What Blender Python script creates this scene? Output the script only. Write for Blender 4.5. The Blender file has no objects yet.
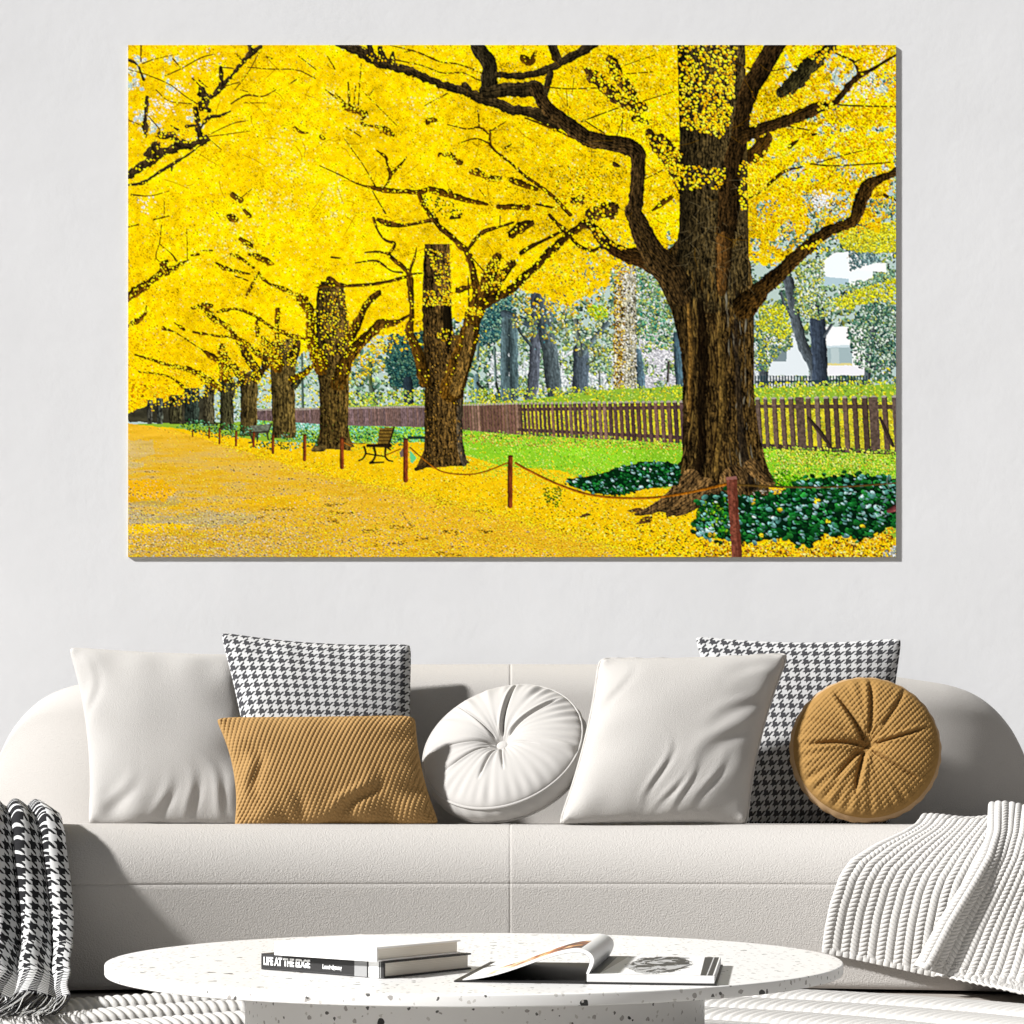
import bpy, bmesh, math
import numpy as np
from mathutils import Matrix, Vector

SUN_E, SUN_D, WORLD_E, PRINT_GAIN = 8.1, (.79, .31, -.53), .20, .97


# ---------------------------------------------------------------- the printed picture, painted into an array
def paint_print(S=2):
    """Paints the autumn avenue of the canvas print; returns an (H, W, 3) sRGB array. Pixel unit: 768 x 512."""
    rs = np.random.RandomState(7)
    W, H = 768 * S, 512 * S
    buf = np.zeros((H, W, 3), np.float32)
    yy, xx = np.mgrid[0:H, 0:W].astype(np.float32)
    xx = (xx + .5) / S
    yy = (yy + .5) / S

    def vnoise(sx, sy, seed, octv=3):
        out = np.zeros((H, W), np.float32)
        amp, tot = 1.0, 0.0
        r = np.random.RandomState(seed)
        for o in range(octv):
            gw, gh = int(768 / sx) + 3, int(512 / sy) + 3
            g = r.rand(gh, gw).astype(np.float32)
            fx, fy = xx / sx, yy / sy
            ix, iy = fx.astype(int), fy.astype(int)
            tx, ty = fx - ix, fy - iy
            tx = tx * tx * (3 - 2 * tx)
            ty = ty * ty * (3 - 2 * ty)
            ix, iy = np.clip(ix, 0, gw - 2), np.clip(iy, 0, gh - 2)
            out += amp * ((g[iy, ix] * (1 - tx) + g[iy, ix + 1] * tx) * (1 - ty) + (g[iy + 1, ix] * (1 - tx) + g[iy + 1, ix + 1] * tx) * ty)
            tot += amp
            amp *= .55
            sx, sy = max(sx / 2, .8), max(sy / 2, .8)
        return out / tot

    def Q(c, r, pts):                      # points read in a study tile -> picture units
        return [(192 * c + p[0] / 5.3333, 171 * r + p[1] / 5.3333) + tuple(v / 5.3333 for v in p[2:]) for p in pts]

    def V(pts):                            # points in the photograph's frame -> picture units
        return [(p[0] - 128, p[1] - 45) + tuple(p[2:]) for p in pts]

    def inside(poly, x=None, y=None):
        x = xx if x is None else x
        y = yy if y is None else y
        m = np.zeros(x.shape, bool)
        n = len(poly)
        for i in range(n):
            x1, y1 = poly[i][:2]
            x2, y2 = poly[(i + 1) % n][:2]
            if y1 == y2:
                continue
            c = (y1 > y) != (y2 > y)
            m ^= c & (x < (x2 - x1) * (y - y1) / (y2 - y1) + x1)
        return m

    def fill(poly, col, a=1.0, noise=None, amp=0, soft=0):
        xs = [p[0] for p in poly]
        ys = [p[1] for p in poly]
        x0, x1 = max(int((min(xs) - 1) * S), 0), min(int((max(xs) + 2) * S), W)
        y0, y1 = max(int((min(ys) - 1) * S), 0), min(int((max(ys) + 2) * S), H)
        if x1 <= x0 or y1 <= y0:
            return
        sl = (slice(y0, y1), slice(x0, x1))
        xo, yo = xx[sl], yy[sl]
        if soft:
            xo = xo + (N1[sl] - .5) * soft
            yo = yo + (N2[sl] - .5) * soft
        m = inside(poly, xo, yo).astype(np.float32)[..., None] * a
        c = np.array(col, np.float32)[None, None, :]
        if noise is not None:
            c = c * (1 + amp * (noise[sl][..., None] - .5) * 2)
        buf[sl] = buf[sl] * (1 - m) + c * m

    def spline(pts, n=6):
        p = np.array(pts, np.float32)
        if len(p) < 3:
            return p
        q = np.vstack([2 * p[0] - p[1], p, 2 * p[-1] - p[-2]])
        out = []
        for i in range(1, len(q) - 2):
            for k in range(n):
                t = k / n
                a, b, c, d = q[i - 1], q[i], q[i + 1], q[i + 2]
                out.append(.5 * (2 * b + (c - a) * t + (2 * a - 5 * b + 4 * c - d) * t * t + (3 * b - a - 3 * c + d) * t ** 3))
        out.append(q[-2])
        return np.array(out, np.float32)

    def stroke(pts, col, w=None, dark=.45, light=1.5, side=-1, grain=.55, flat=0, a=1.0, rag=.6):
        """A branch: pts (x, y, full width); bark streaks follow it, one flank paler."""
        p = [tuple(q) + ((w,) if len(q) == 2 else ()) for q in pts]
        p = spline(p)
        wmax = p[:, 2].max() / 2 + 1.5
        x0, x1 = max(int((p[:, 0].min() - wmax) * S), 0), min(int((p[:, 0].max() + wmax) * S) + 1, W)
        y0, y1 = max(int((p[:, 1].min() - wmax) * S), 0), min(int((p[:, 1].max() + wmax) * S) + 1, H)
        if x1 <= x0 or y1 <= y0:
            return
        sl = (slice(y0, y1), slice(x0, x1))
        X, Y = xx[sl], yy[sl]
        best = np.full(X.shape, 1e9, np.float32)
        U = np.zeros(X.shape, np.float32)
        L = np.zeros(X.shape, np.float32)
        WW = np.ones(X.shape, np.float32)
        acc = 0.0
        for i in range(len(p) - 1):
            ax, ay, aw = p[i]
            bx, by, bw = p[i + 1]
            dx, dy = bx - ax, by - ay
            l2 = dx * dx + dy * dy + 1e-6
            tr = ((X - ax) * dx + (Y - ay) * dy) / l2
            t = np.clip(tr, 0, 1)
            ww = (aw + (bw - aw) * t) / 2
            d = np.hypot(X - ax - dx * t, Y - ay - dy * t)
            e = d - ww
            if flat & 1 and i == 0:
                cut0 = tr < 0
            if flat & 2 and i == len(p) - 2:
                cut1 = tr > 1
            m = e < best
            l = math.sqrt(l2)
            cr = ((X - ax) * dy - (Y - ay) * dx) / l
            best = np.where(m, e, best)
            U = np.where(m, cr / np.maximum(ww, .3), U)
            L = np.where(m, acc + t * l, L)
            WW = np.where(m, ww, WW)
            acc += l
        if flat & 1:
            best = np.where(cut0, 50., best)
        if flat & 2:
            best = np.where(cut1, 50., best)
        best = best + (N1[sl] - .5) * rag * np.clip(WW, 0, 4)
        al = np.clip(.5 - best * S, 0, 1)[..., None] * a
        fr = np.clip(WW * .5, .0, 2.2)
        su = U * (2.0 + WW * .9) + (N3[sl] - .5) * 3.5
        sn = .5 + .5 * np.sin(su * 1.9 + (N1[sl] - .5) * 9 + np.sin(L * .3 + su) * 1.2)
        sn = sn * .34 + .33 * np.clip((N0[sl] - .5) * 1.8 + .5, 0, 1) + .33 * np.clip((NV[sl] - .5) * 2.4 + .5, 0, 1)
        sh = 1 + grain * (sn - .5) * 2 * np.clip(fr, .3, 1)
        sh = sh * (1 + (light - 1) * np.clip(side * U, 0, 1) ** 1.5 * .6 - dark * np.clip(-side * U, 0, 1) ** 1.3)
        c = np.array(col, np.float32)[None, None] * sh[..., None]
        buf[sl] = buf[sl] * (1 - al) + c * al

    def dabs(x, y, size, cols, asp=.6, ang=None, jit=.12):
        """Stamps small leaves: arrays x, y (picture units), half-size in units, colours (n, 3)."""
        n = len(x)
        if n == 0:
            return
        ang = rs.rand(n) * np.pi if ang is None else ang
        size = np.broadcast_to(np.asarray(size, np.float32), (n,)) * S
        asp = np.broadcast_to(np.asarray(asp, np.float32), (n,))
        ca, sa = np.cos(ang), np.sin(ang)
        px, py = x * S, y * S
        ix, iy = np.floor(px).astype(int), np.floor(py).astype(int)
        fx, fy = px - ix, py - iy
        R = int(math.ceil(size.max())) + 1
        c = np.clip(cols * (1 + jit * rs.randn(n, 1)), 0, 255).astype(np.float32)
        for oy in range(-R, R + 1):
            for ox in range(-R, R + 1):
                rx, ry = ox + .5 - fx, oy + .5 - fy
                u = (rx * ca + ry * sa) / size
                v = (-rx * sa + ry * ca) / (size * asp)
                m = u * u + v * v < 1.0
                X, Y = ix + ox, iy + oy
                m &= (X >= 0) & (X < W) & (Y >= 0) & (Y < H)
                if m.any():
                    s = (1 - .22 * (u[m] + v[m]))[:, None]
                    buf[Y[m], X[m]] = c[m] * s

    def pick(pal, n, wts=None):
        pal = np.array(pal, np.float32)
        return pal[rs.choice(len(pal), n, p=wts)]

    def scatter(poly, n):
        xs = [p[0] for p in poly]
        ys = [p[1] for p in poly]
        x = rs.uniform(min(xs), max(xs), n)
        y = rs.uniform(min(ys), max(ys), n)
        m = inside(poly, x, y) & (x > -3) & (x < 771) & (y > -3) & (y < 515)
        return x[m], y[m]

    def samp(noise, x, y):
        return noise[np.clip((y * S).astype(int), 0, H - 1), np.clip((x * S).astype(int), 0, W - 1)]

    N0 = vnoise(2, 2, 1, 2)
    N1 = vnoise(5, 5, 2, 3)
    N2 = vnoise(6, 5, 3, 3)
    N3 = vnoise(14, 14, 4, 4)
    N4 = vnoise(60, 45, 5, 4)
    NH = vnoise(22, 3, 6, 4)
    NV = vnoise(1.6, 8, 8, 2)

    # ---- sky light and park behind the fence
    buf[:] = np.array([188, 208, 202], np.float32)
    park = V([(330, 215), (897, 90), (897, 402), (330, 412)])
    for k, (n, sz, pal, wt) in enumerate([
        (9000, 3.0, [(104, 138, 112), (132, 164, 132), (80, 114, 98), (184, 206, 186), (160, 170, 80), (54, 86, 78)], [.24, .2, .2, .08, .14, .14]),
        (15000, 1.5, [(118, 150, 116), (202, 222, 212), (72, 104, 90), (158, 168, 76), (44, 72, 64), (232, 240, 238), (196, 190, 50)], [.27, .06, .22, .16, .17, .03, .09])]):
        x, y = scatter(park, n)
        keep = samp(N3, x, y) > .30
        x, y = x[keep], y[keep]
        dabs(x, y, sz * rs.uniform(.6, 1.3, len(x)), pick(pal, len(x), wt))
    # pale daylight low between the trunks
    for poly, col in [(V([(490, 352), (680, 350), (680, 392), (490, 394)]), (222, 230, 234)), (V([(640, 335), (676, 330), (676, 388), (640, 392)]), (226, 226, 234)),
                      (V([(754, 336), (812, 332), (812, 388), (754, 390)]), (226, 234, 238))]:
        x, y = scatter(poly, 1500)
        k = samp(N3, x, y) > .45
        dabs(x[k], y[k], rs.uniform(1, 3, k.sum()), np.tile(np.array(col, np.float32), (k.sum(), 1)), jit=.03)
    x, y = scatter(V([(470, 340), (680, 335), (680, 392), (470, 394)]), 2600)
    k = samp(N3, x, y) < .5
    dabs(x[k], y[k], rs.uniform(.8, 1.8, k.sum()), pick([(120, 150, 110), (90, 124, 100), (170, 184, 80), (150, 170, 140)], k.sum()))
    # dark evergreen between the near trees
    x, y = scatter(Q(1, 1, [(380, 620), (410, 590), (500, 620), (560, 560), (560, 912), (380, 912), (350, 760)]), 2600)
    dabs(x, y, rs.uniform(.8, 2.0, len(x)), pick([(36, 78, 80), (52, 100, 96), (28, 58, 62), (88, 128, 104)], len(x)))
    x, y = scatter(Q(1, 1, [(850, 480), (1024, 420), (1024, 640), (840, 700)]), 1200)
    dabs(x, y, rs.uniform(.8, 2.2, len(x)), pick([(52, 100, 104), (80, 130, 122), (130, 166, 140), (38, 76, 86)], len(x)))
    # white building
    for poly, col in [([(640, 590), (850, 590), (860, 850), (640, 850)], (247, 250, 252)), ([(655, 700), (790, 700), (790, 795), (655, 795)], (168, 188, 192)),
                      ([(675, 705), (720, 705), (720, 785), (675, 785)], (190, 206, 208)), ([(655, 785), (790, 785), (790, 798), (655, 798)], (224, 214, 150)),
                      ([(630, 250), (690, 200), (790, 190), (900, 280), (900, 330), (780, 380), (630, 370)], (242, 249, 253)),
                      ([(625, 320), (770, 335), (770, 378), (625, 372)], (182, 206, 216)), ([(830, 255), (970, 250), (975, 300), (830, 290)], (246, 250, 252)),
                      ([(370, 640), (470, 640), (560, 720), (560, 850), (300, 850), (290, 800)], (228, 236, 241)), ([(350, 690), (440, 690), (440, 775), (350, 775)], (130, 146, 152)),
                      ([(660, 800), (870, 800), (870, 850), (660, 850)], (240, 240, 246)), ([(640, 690), (800, 690), (800, 702), (640, 702)], (206, 222, 228))]:
        fill(Q(3, 1, poly), col, soft=2.0)
    # boughs in front of the building
    bands = [([(620, 470), (780, 400), (1024, 330), (1024, 470), (900, 460), (760, 500)], [(206, 204, 30), (226, 222, 60), (160, 176, 50), (190, 190, 90), (238, 222, 20)], 900, 1.8),
             ([(700, 80), (1024, 30), (1024, 190), (840, 200), (740, 170)], [(232, 216, 24), (214, 208, 50), (176, 190, 70), (240, 226, 60)], 1200, 1.8),
             ([(620, 380), (900, 330), (1024, 280), (1024, 330), (780, 400)], [(120, 156, 128), (96, 136, 116), (170, 190, 130)], 600, 1.5),
             ([(770, 190), (900, 200), (940, 240), (780, 290)], [(96, 126, 128), (70, 106, 108), (126, 150, 150)], 330, 1.5),
             ([(480, 330), (640, 200), (640, 420), (720, 500), (600, 560), (480, 520)], [(130, 160, 110), (176, 186, 80), (96, 130, 100), (206, 206, 90), (206, 224, 200)], 1000, 1.6),
             ([(760, 620), (840, 480), (920, 460), (1024, 490), (1024, 800), (880, 840), (800, 790)], [(66, 106, 92), (88, 132, 110), (48, 80, 76), (120, 150, 110), (190, 210, 190)], 1500, 1.6),
             ([(270, 560), (430, 560), (480, 690), (400, 740), (330, 830), (270, 820)], [(70, 112, 104), (120, 150, 80), (200, 200, 40), (92, 130, 110), (160, 180, 140)], 900, 1.6),
             ([(290, 480), (430, 470), (470, 620), (420, 660), (300, 600)], [(206, 206, 30), (180, 190, 60), (140, 166, 90), (226, 216, 40)], 600, 1.7)]
    trunkcol = (84, 92, 98)
    for pts, w in [([(450, 350), (470, 450), (490, 560), (530, 700), (580, 800), (600, 912)], 54), ([(600, 500), (612, 700), (615, 800), (620, 930)], 82),
                   ([(310, 690), (320, 930)], 46), ([(905, 590), (880, 750), (868, 890)], 34), ([(890, 690), (960, 660), (1030, 690)], 16), ([(880, 820), (960, 790), (1030, 760)], 18),
                   ([(470, 540), (430, 480), (410, 410)], 12), ([(640, 640), (680, 580)], 16)]:
        stroke(Q(3, 1, [p + (w,) for p in pts]), trunkcol if w < 70 else (62, 72, 86), grain=.3)
    for poly, pal, n, sz in bands:
        x, y = scatter(Q(3, 1, poly), n)
        dabs(x, y, sz * rs.uniform(.5, 1.2, len(x)), pick(pal, len(x)))
    # railing far away
    for i in range(38):
        X = 270 + i * 16
        if 560 < X < 650:
            continue
        fill(Q(3, 1, [(X, 850), (X + 7, 850), (X + 7, 915), (X, 915)]), (44, 70, 76), a=.9)
    fill(Q(3, 1, [(270, 880), (860, 872), (860, 884), (270, 892)]), (44, 70, 76), a=.9)
    # grey trunks of the park
    for pts, w, col in [([(85, 990), (110, 912), (125, 700), (130, 440)], 58, (92, 98, 108)), ([(240, 990), (225, 912), (200, 720), (175, 550), (162, 450)], 84, (86, 98, 102)),
                        ([(-40, 520), (60, 560), (120, 600)], 40, (74, 90, 98)), ([(355, 960), (365, 900), (368, 720)], 84, (84, 96, 106)), ([(385, 730), (450, 640), (520, 560)], 24, (100, 116, 120)),
                        ([(690, 960), (685, 860), (668, 730)], 46, (88, 112, 124)), ([(892, 960), (890, 800), (876, 640)], 44, (80, 106, 118)), ([(15, 960), (8, 800), (5, 560)], 48, (84, 104, 108)),
                        ([(100, 690), (40, 610), (20, 540)], 16, (66, 80, 80)), ([(830, 880), (835, 780)], 14, (84, 80, 76)), ([(340, 560), (350, 620), (365, 740)], 26, (100, 110, 104)),
                        ([(700, 540), (660, 580)], 14, (90, 100, 100)), ([(430, 700), (440, 760), (400, 790)], 10, (90, 100, 80)), ([(470, 912), (465, 830)], 10, (110, 120, 120))]:
        stroke(Q(2, 1, [p + (w,) for p in pts]), col, grain=.35)
    for pts, w, col in [([(990, 560), (985, 760), (985, 960)], 46, (88, 108, 112)), ([(930, 700), (940, 912)], 14, (100, 120, 116)), ([(850, 640), (840, 760)], 14, (90, 112, 108)), ([(265, 780), (270, 920)], 18, (90, 110, 70))]:
        stroke(Q(1, 1, [p + (w,) for p in pts]), col, grain=.35)
    for pts, w, col in [([(470, -30), (475, 100)], 52, (44, 58, 66)), ([(835, -60), (835, 85)], 26, (116, 146, 152)), ([(840, -20), (900, 55), (940, 85)], 17, (50, 56, 52)), ([(940, -20), (965, 85)], 17, (60, 68, 60)),
                        ([(405, 0), (405, 95)], 10, (84, 96, 80)), ([(1005, -40), (1010, 80)], 40, (88, 108, 112)), ([(270, 0), (300, 90)], 24, (90, 104, 84))]:
        stroke(Q(1, 2, [p + (w,) for p in pts]), col, grain=.3)
    # pale mottled trunk
    stroke(Q(2, 1, [(600, 1020, 122), (603, 800, 120), (606, 500, 112), (612, 250, 96)]), (190, 186, 160), grain=.5, dark=.25, light=1.15, side=1)
    x, y = scatter(Q(2, 1, [(545, 270), (600, 260), (605, 700), (600, 990), (540, 990)]), 700)
    dabs(x, y, rs.uniform(.5, 1.7, len(x)), pick([(150, 116, 34), (200, 164, 50), (70, 58, 30), (120, 92, 36), (216, 190, 90)], len(x)))
    x, y = scatter(Q(2, 1, [(590, 260), (664, 280), (664, 990), (590, 990)]), 700)
    dabs(x, y, rs.uniform(.4, 1.5, len(x)), pick([(226, 226, 212), (190, 186, 160), (90, 86, 66), (60, 58, 44), (240, 238, 230), (180, 160, 90)], len(x), [.28, .22, .14, .12, .14, .10]))
    # foliage hanging over those trunks
    x, y = scatter(Q(2, 1, [(0, 420), (330, 480), (430, 400), (540, 420), (540, 700), (440, 760), (300, 700), (0, 620)]), 1500)
    k = samp(N1, x, y) > .5
    dabs(x[k], y[k], rs.uniform(.8, 2, k.sum()), pick([(140, 160, 96), (112, 140, 110), (186, 180, 60), (200, 210, 170), (168, 150, 50)], k.sum()))
    x, y = scatter(Q(2, 1, [(400, 480), (500, 480), (510, 540), (420, 560)]), 200)
    dabs(x, y, rs.uniform(.8, 1.8, len(x)), pick([(190, 204, 30), (150, 190, 50), (214, 206, 30)], len(x)))
    x, y = scatter(Q(2, 1, [(670, 280), (760, 330), (850, 560), (860, 680), (700, 740), (670, 600)]), 900)
    dabs(x, y, rs.uniform(.8, 2, len(x)), pick([(104, 150, 110), (140, 170, 120), (80, 120, 100), (206, 214, 206), (170, 180, 90), (60, 140, 120)], len(x)))

    x, y = scatter(V([(196, 350), (316, 330), (350, 345), (350, 410), (250, 418), (196, 422)]), 2600)
    dabs(x, y, rs.uniform(.8, 2.0, len(x)), pick([(120, 160, 130), (176, 196, 150), (206, 206, 60), (230, 206, 50), (96, 140, 130), (200, 220, 206), (150, 180, 90)], len(x)))
    stroke(V([(302, 352, 2), (303, 412, 3)]), (90, 110, 100), grain=.2)
    # ---- ground
    gtop = [(128, 424), (258, 421), (350, 406), (460, 403), (512, 402), (600, 390), (680, 386), (754, 388), (897, 384)]
    gp = V(gtop + [(897, 560), (128, 560)])
    fill(gp, (150, 186, 60), soft=2)
    x, y = scatter(V([(340, 392), (896, 380), (896, 402), (340, 408)]), 3400)
    dabs(x, y, rs.uniform(.7, 1.7, len(x)), pick([(150, 184, 66), (196, 206, 50), (120, 160, 70), (214, 210, 60), (180, 200, 110), (226, 214, 40)], len(x)))
    # yellow ground seen between the pickets
    fill(V([(480, 408), (700, 404), (896, 402), (896, 454), (480, 436)]), (206, 196, 50), noise=N1, amp=.25)
    x, y = scatter(V([(480, 406), (896, 400), (896, 452), (480, 434)]), 5000)
    dabs(x, y, rs.uniform(.6, 1.3, len(x)), pick([(240, 214, 30), (222, 222, 70), (170, 190, 60), (250, 232, 80), (130, 150, 60)], len(x)))
    # lawn
    lawn = V([(345, 424), (430, 426), (512, 433), (690, 442), (897, 450), (897, 488), (690, 484), (560, 478), (500, 470), (430, 450), (345, 440)])
    fill(lawn, (146, 204, 46), noise=N4, amp=.2, soft=2)
    x, y = scatter(lawn, 9000)
    t = np.clip((y - 385) / 50, 0, 1)
    pal = pick([(132, 200, 44), (166, 226, 84), (104, 172, 40), (200, 232, 96), (216, 216, 50), (240, 206, 20)], len(x), [.22, .24, .14, .2, .12, .08])
    dabs(x, y, rs.uniform(.5, 1.2, len(x)), pal, asp=.45, ang=rs.normal(1.57, .5, len(x)))
    for poly, n in [(V([(440, 432), (560, 434), (690, 442), (690, 450), (500, 446), (455, 442)]), 1500), (V([(755, 448), (896, 455), (896, 470), (755, 462)]), 900)]:
        x, y = scatter(poly, n)
        dabs(x, y, rs.uniform(.5, 1.2, len(x)), pick([(226, 196, 60), (206, 150, 60), (180, 190, 50), (236, 220, 110), (150, 130, 60), (130, 190, 60)], len(x)))
    x, y = scatter(V([(780, 450), (896, 452), (896, 474), (770, 480)]), 1100)
    dabs(x, y, rs.uniform(.6, 1.6, len(x)), pick([(150, 190, 50), (190, 214, 70), (110, 160, 50), (214, 204, 60), (206, 228, 120)], len(x)))
    # bluish green strip of undergrowth far left
    x, y = scatter(V([(258, 418), (345, 410), (425, 424), (425, 446), (350, 446), (258, 436)]), 2600)
    dabs(x, y, rs.uniform(.6, 1.4, len(x)), pick([(60, 150, 110), (110, 196, 160), (40, 110, 70), (150, 220, 190), (120, 190, 80), (170, 210, 60)], len(x)))
    x, y = scatter(V([(295, 416), (345, 416), (345, 430), (295, 430)]), 500)
    dabs(x, y, rs.uniform(.5, 1.1, len(x)), pick([(150, 224, 206), (190, 236, 224), (110, 190, 170)], len(x)))
    # leaf-covered ground and path
    leafz = V([(128, 424), (200, 430), (262, 441), (345, 444), (425, 442), (500, 466), (560, 470), (600, 484), (690, 490), (780, 486), (897, 540), (897, 560), (128, 560)])
    fill(leafz, (243, 200, 18), noise=N1, amp=.1, soft=1.5)
    path = V([(128, 423), (175, 430), (215, 442), (320, 474), (382, 486), (450, 500), (512, 518), (570, 533), (634, 552), (640, 560), (128, 560)])
    fill(path, (234, 186, 44), noise=NH, amp=.12)
    # tan and grey wear of the path
    pm = inside(path)
    f = np.clip(1.15 - (xx - 10) / 300 - np.abs(yy - 445) / 260, 0, 1) * np.clip((NH - .36) * 3, 0, 1)
    f = (f * np.clip((yy - 384) / 25, 0.15, 1) * pm)[..., None]
    buf[:] = buf * (1 - f * .85) + np.array([206, 178, 118], np.float32) * f * .85
    for poly, col, a in [([(0, 640), (160, 690), (420, 660), (700, 680), (640, 730), (380, 745), (0, 730)], (176, 172, 160), .55), ([(0, 600), (250, 585), (300, 620), (120, 640), (0, 640)], (170, 164, 150), .5),
                         ([(0, 490), (180, 495), (260, 550), (200, 605), (0, 615)], (238, 182, 14), .85), ([(0, 735), (240, 725), (390, 735), (250, 765), (80, 780), (0, 785)], (250, 206, 8), .95),
                         ([(0, 815), (90, 800), (110, 830), (0, 860)], (248, 200, 10), .9), ([(0, 280), (130, 290), (150, 350), (0, 400)], (206, 190, 160), .5), ([(0, 400), (80, 400), (80, 425), (0, 430)], (206, 200, 184), .6),
                         ([(60, 780), (500, 770), (1024, 760), (1024, 912), (0, 912), (0, 870)], (206, 166, 70), .4), ([(560, 600), (1024, 560), (1024, 640), (700, 640)], (246, 196, 20), .6)]:
        fill(Q(0, 2, poly), col, a=a, noise=NH, amp=.15, soft=5)
    # speckle of the path
    x, y = scatter(path, 60000)
    dep = np.clip((y - 378) / 134, .05, 1)
    k = rs.rand(len(x)) < .25 + .75 * dep
    x, y, dep = x[k], y[k], dep[k]
    fr = np.clip(1.0 - x / 400, .08, .95) * np.clip((dep - .25) * 2, .1, 1)
    gr = rs.rand(len(x)) < fr * np.clip((samp(NH, x, y) - .25) * 2.4, .1, 1)
    cols = pick([(238, 190, 22), (250, 212, 40), (214, 160, 20), (196, 140, 24), (252, 222, 90)], len(x), [.3, .24, .22, .12, .12])
    cols[gr] = pick([(170, 156, 120), (206, 184, 120), (140, 126, 96), (226, 208, 160), (120, 104, 70), (186, 180, 172)], int(gr.sum()))
    dabs(x, y, (.32 + .55 * dep) * rs.uniform(.6, 1.2, len(x)), cols, asp=.45, ang=rs.normal(0, .3, len(x)))
    x, y = scatter(path, 6000)
    k = (samp(NH, x, y) > .58) & (y > 420)
    dabs(x[k], y[k], rs.uniform(.5, 1.2, k.sum()), pick([(120, 96, 50), (96, 82, 60), (150, 110, 30), (160, 150, 140)], k.sum()), asp=.4, ang=rs.normal(0, .2, k.sum()))
    for c, r, pts in [(1, 2, [(650, 770), (700, 772), (770, 778)]), (1, 2, [(850, 768), (920, 772)]), (1, 2, [(0, 640), (80, 625), (150, 620)]), (1, 2, [(230, 765), (330, 760)]), (1, 2, [(60, 665), (190, 675)]), (1, 2, [(290, 845), (460, 830)]), (1, 2, [(370, 745), (500, 745)]), (1, 2, [(500, 810), (580, 808)]), (1, 2, [(640, 615), (710, 618)]), (1, 2, [(820, 655), (930, 665)]), (2, 2, [(180, 745), (250, 765), (320, 780)]), (0, 2, [(690, 655), (780, 650), (900, 648)]), (0, 2, [(430, 735), (600, 715), (700, 700), (890, 690)]), (1, 2, [(620, 885), (760, 895)]), (1, 2, [(100, 720), (40, 700)])]:
        for q in range(26):
            t = rs.rand()
            i = min(int(t * (len(pts) - 1)), len(pts) - 2)
            u = t * (len(pts) - 1) - i
            X = pts[i][0] + (pts[i + 1][0] - pts[i][0]) * u
            Y = pts[i][1] + (pts[i + 1][1] - pts[i][1]) * u + rs.randn() * 6
            p = Q(c, r, [(X, Y)])[0]
            dabs(np.array([p[0]]), np.array([p[1]]), rs.uniform(.7, 1.5), pick([(130, 100, 24), (100, 84, 30), (150, 112, 20)], 1), asp=.4, ang=np.zeros(1))
    # fallen leaves beside the path
    lz = V([(128, 424), (262, 441), (345, 446), (425, 446), (500, 468), (560, 474), (600, 488), (690, 492), (897, 540), (897, 560), (634, 556), (570, 535), (512, 520), (382, 488), (320, 476), (215, 444)])
    x, y = scatter(lz, 32000)
    o = np.argsort(y)
    x, y = x[o], y[o]
    dep = np.clip((y - 395) / 117, .12, 1)
    w = np.clip((x - 330) / 300, 0, 1) * np.clip((y - 440) / 60, 0, 1)
    cols = pick([(250, 208, 14), (255, 226, 50), (232, 180, 10), (255, 236, 110), (206, 150, 14)], len(x), [.32, .26, .2, .12, .10])
    dk = rs.rand(len(x)) < .07 + .26 * w * (samp(N1, x, y) > .45)
    cols[dk] = pick([(128, 84, 14), (90, 60, 16), (160, 110, 20), (66, 46, 20)], int(dk.sum()))
    dabs(x, y, (.4 + 1.0 * dep) * rs.uniform(.6, 1.25, len(x)), cols, asp=.55, ang=rs.normal(0, .6, len(x)))
    x, y = scatter(Q(3, 2, [(0, 810), (250, 840), (560, 850), (830, 800), (1024, 740), (1024, 912), (0, 912)]), 1500)
    dabs(x, y, rs.uniform(.7, 1.8, len(x)), pick([(236, 172, 20), (250, 204, 50), (196, 130, 20), (120, 80, 30), (70, 50, 30), (255, 226, 120)], len(x), [.28, .2, .18, .12, .1, .12]))
    x, y = scatter(Q(3, 2, [(1024, 840), (1024, 912), (940, 912), (960, 880)]), 90)
    dabs(x, y, rs.uniform(.7, 1.8, len(x)), pick([(170, 176, 170), (206, 214, 206), (110, 130, 120)], len(x)))
    # bare roots and soil by the big tree
    for poly in [[(660, 730), (700, 690), (750, 690), (740, 720)], [(610, 660), (680, 640), (700, 655), (640, 668)], [(360, 690), (400, 670), (420, 680), (370, 695)]]:
        x, y = scatter(Q(2, 2, poly), 200)
        dabs(x, y, rs.uniform(.6, 1.3, len(x)), pick([(92, 64, 36), (66, 46, 28), (130, 92, 40)], len(x)), asp=.5, ang=np.zeros(len(x)))

    for (xa, ya, xb, yb, n, sp) in [(345, 444, 500, 470, 700, 5), (480, 466, 600, 482, 700, 5), (560, 474, 690, 488, 400, 4)]:
        t = rs.rand(n)
        X, Y = xa + (xb - xa) * t - 128, ya + (yb - ya) * t - 45 + rs.randn(n) * sp
        dabs(X, Y, rs.uniform(.5, 1.1, n), pick([(250, 210, 20), (255, 226, 60), (150, 204, 50), (206, 210, 40), (232, 186, 20), (176, 216, 60)], n), asp=.5, ang=rs.normal(0, .5, n))
    for xa, ya, xb, yb, n in [(215, 442, 382, 486, 900), (382, 486, 512, 518, 900), (512, 518, 634, 552, 900)]:
        t = rs.rand(n)
        X, Y = xa + (xb - xa) * t - 128, ya + (yb - ya) * t - 45 + rs.randn(n) * 4.5
        dabs(X, Y, rs.uniform(.5, 1.2, n), pick([(248, 202, 16), (236, 186, 24), (228, 176, 30), (252, 216, 40)], n), asp=.45, ang=rs.normal(0, .4, n))
    x, y = scatter(lawn, 2600)
    k = samp(N3, x, y) > .5
    dabs(x[k], y[k], rs.uniform(.5, 1.1, k.sum()), pick([(216, 240, 130), (196, 236, 110), (230, 236, 90), (120, 190, 90)], k.sum()), asp=.4, ang=rs.normal(0, .4, k.sum()))
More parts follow.
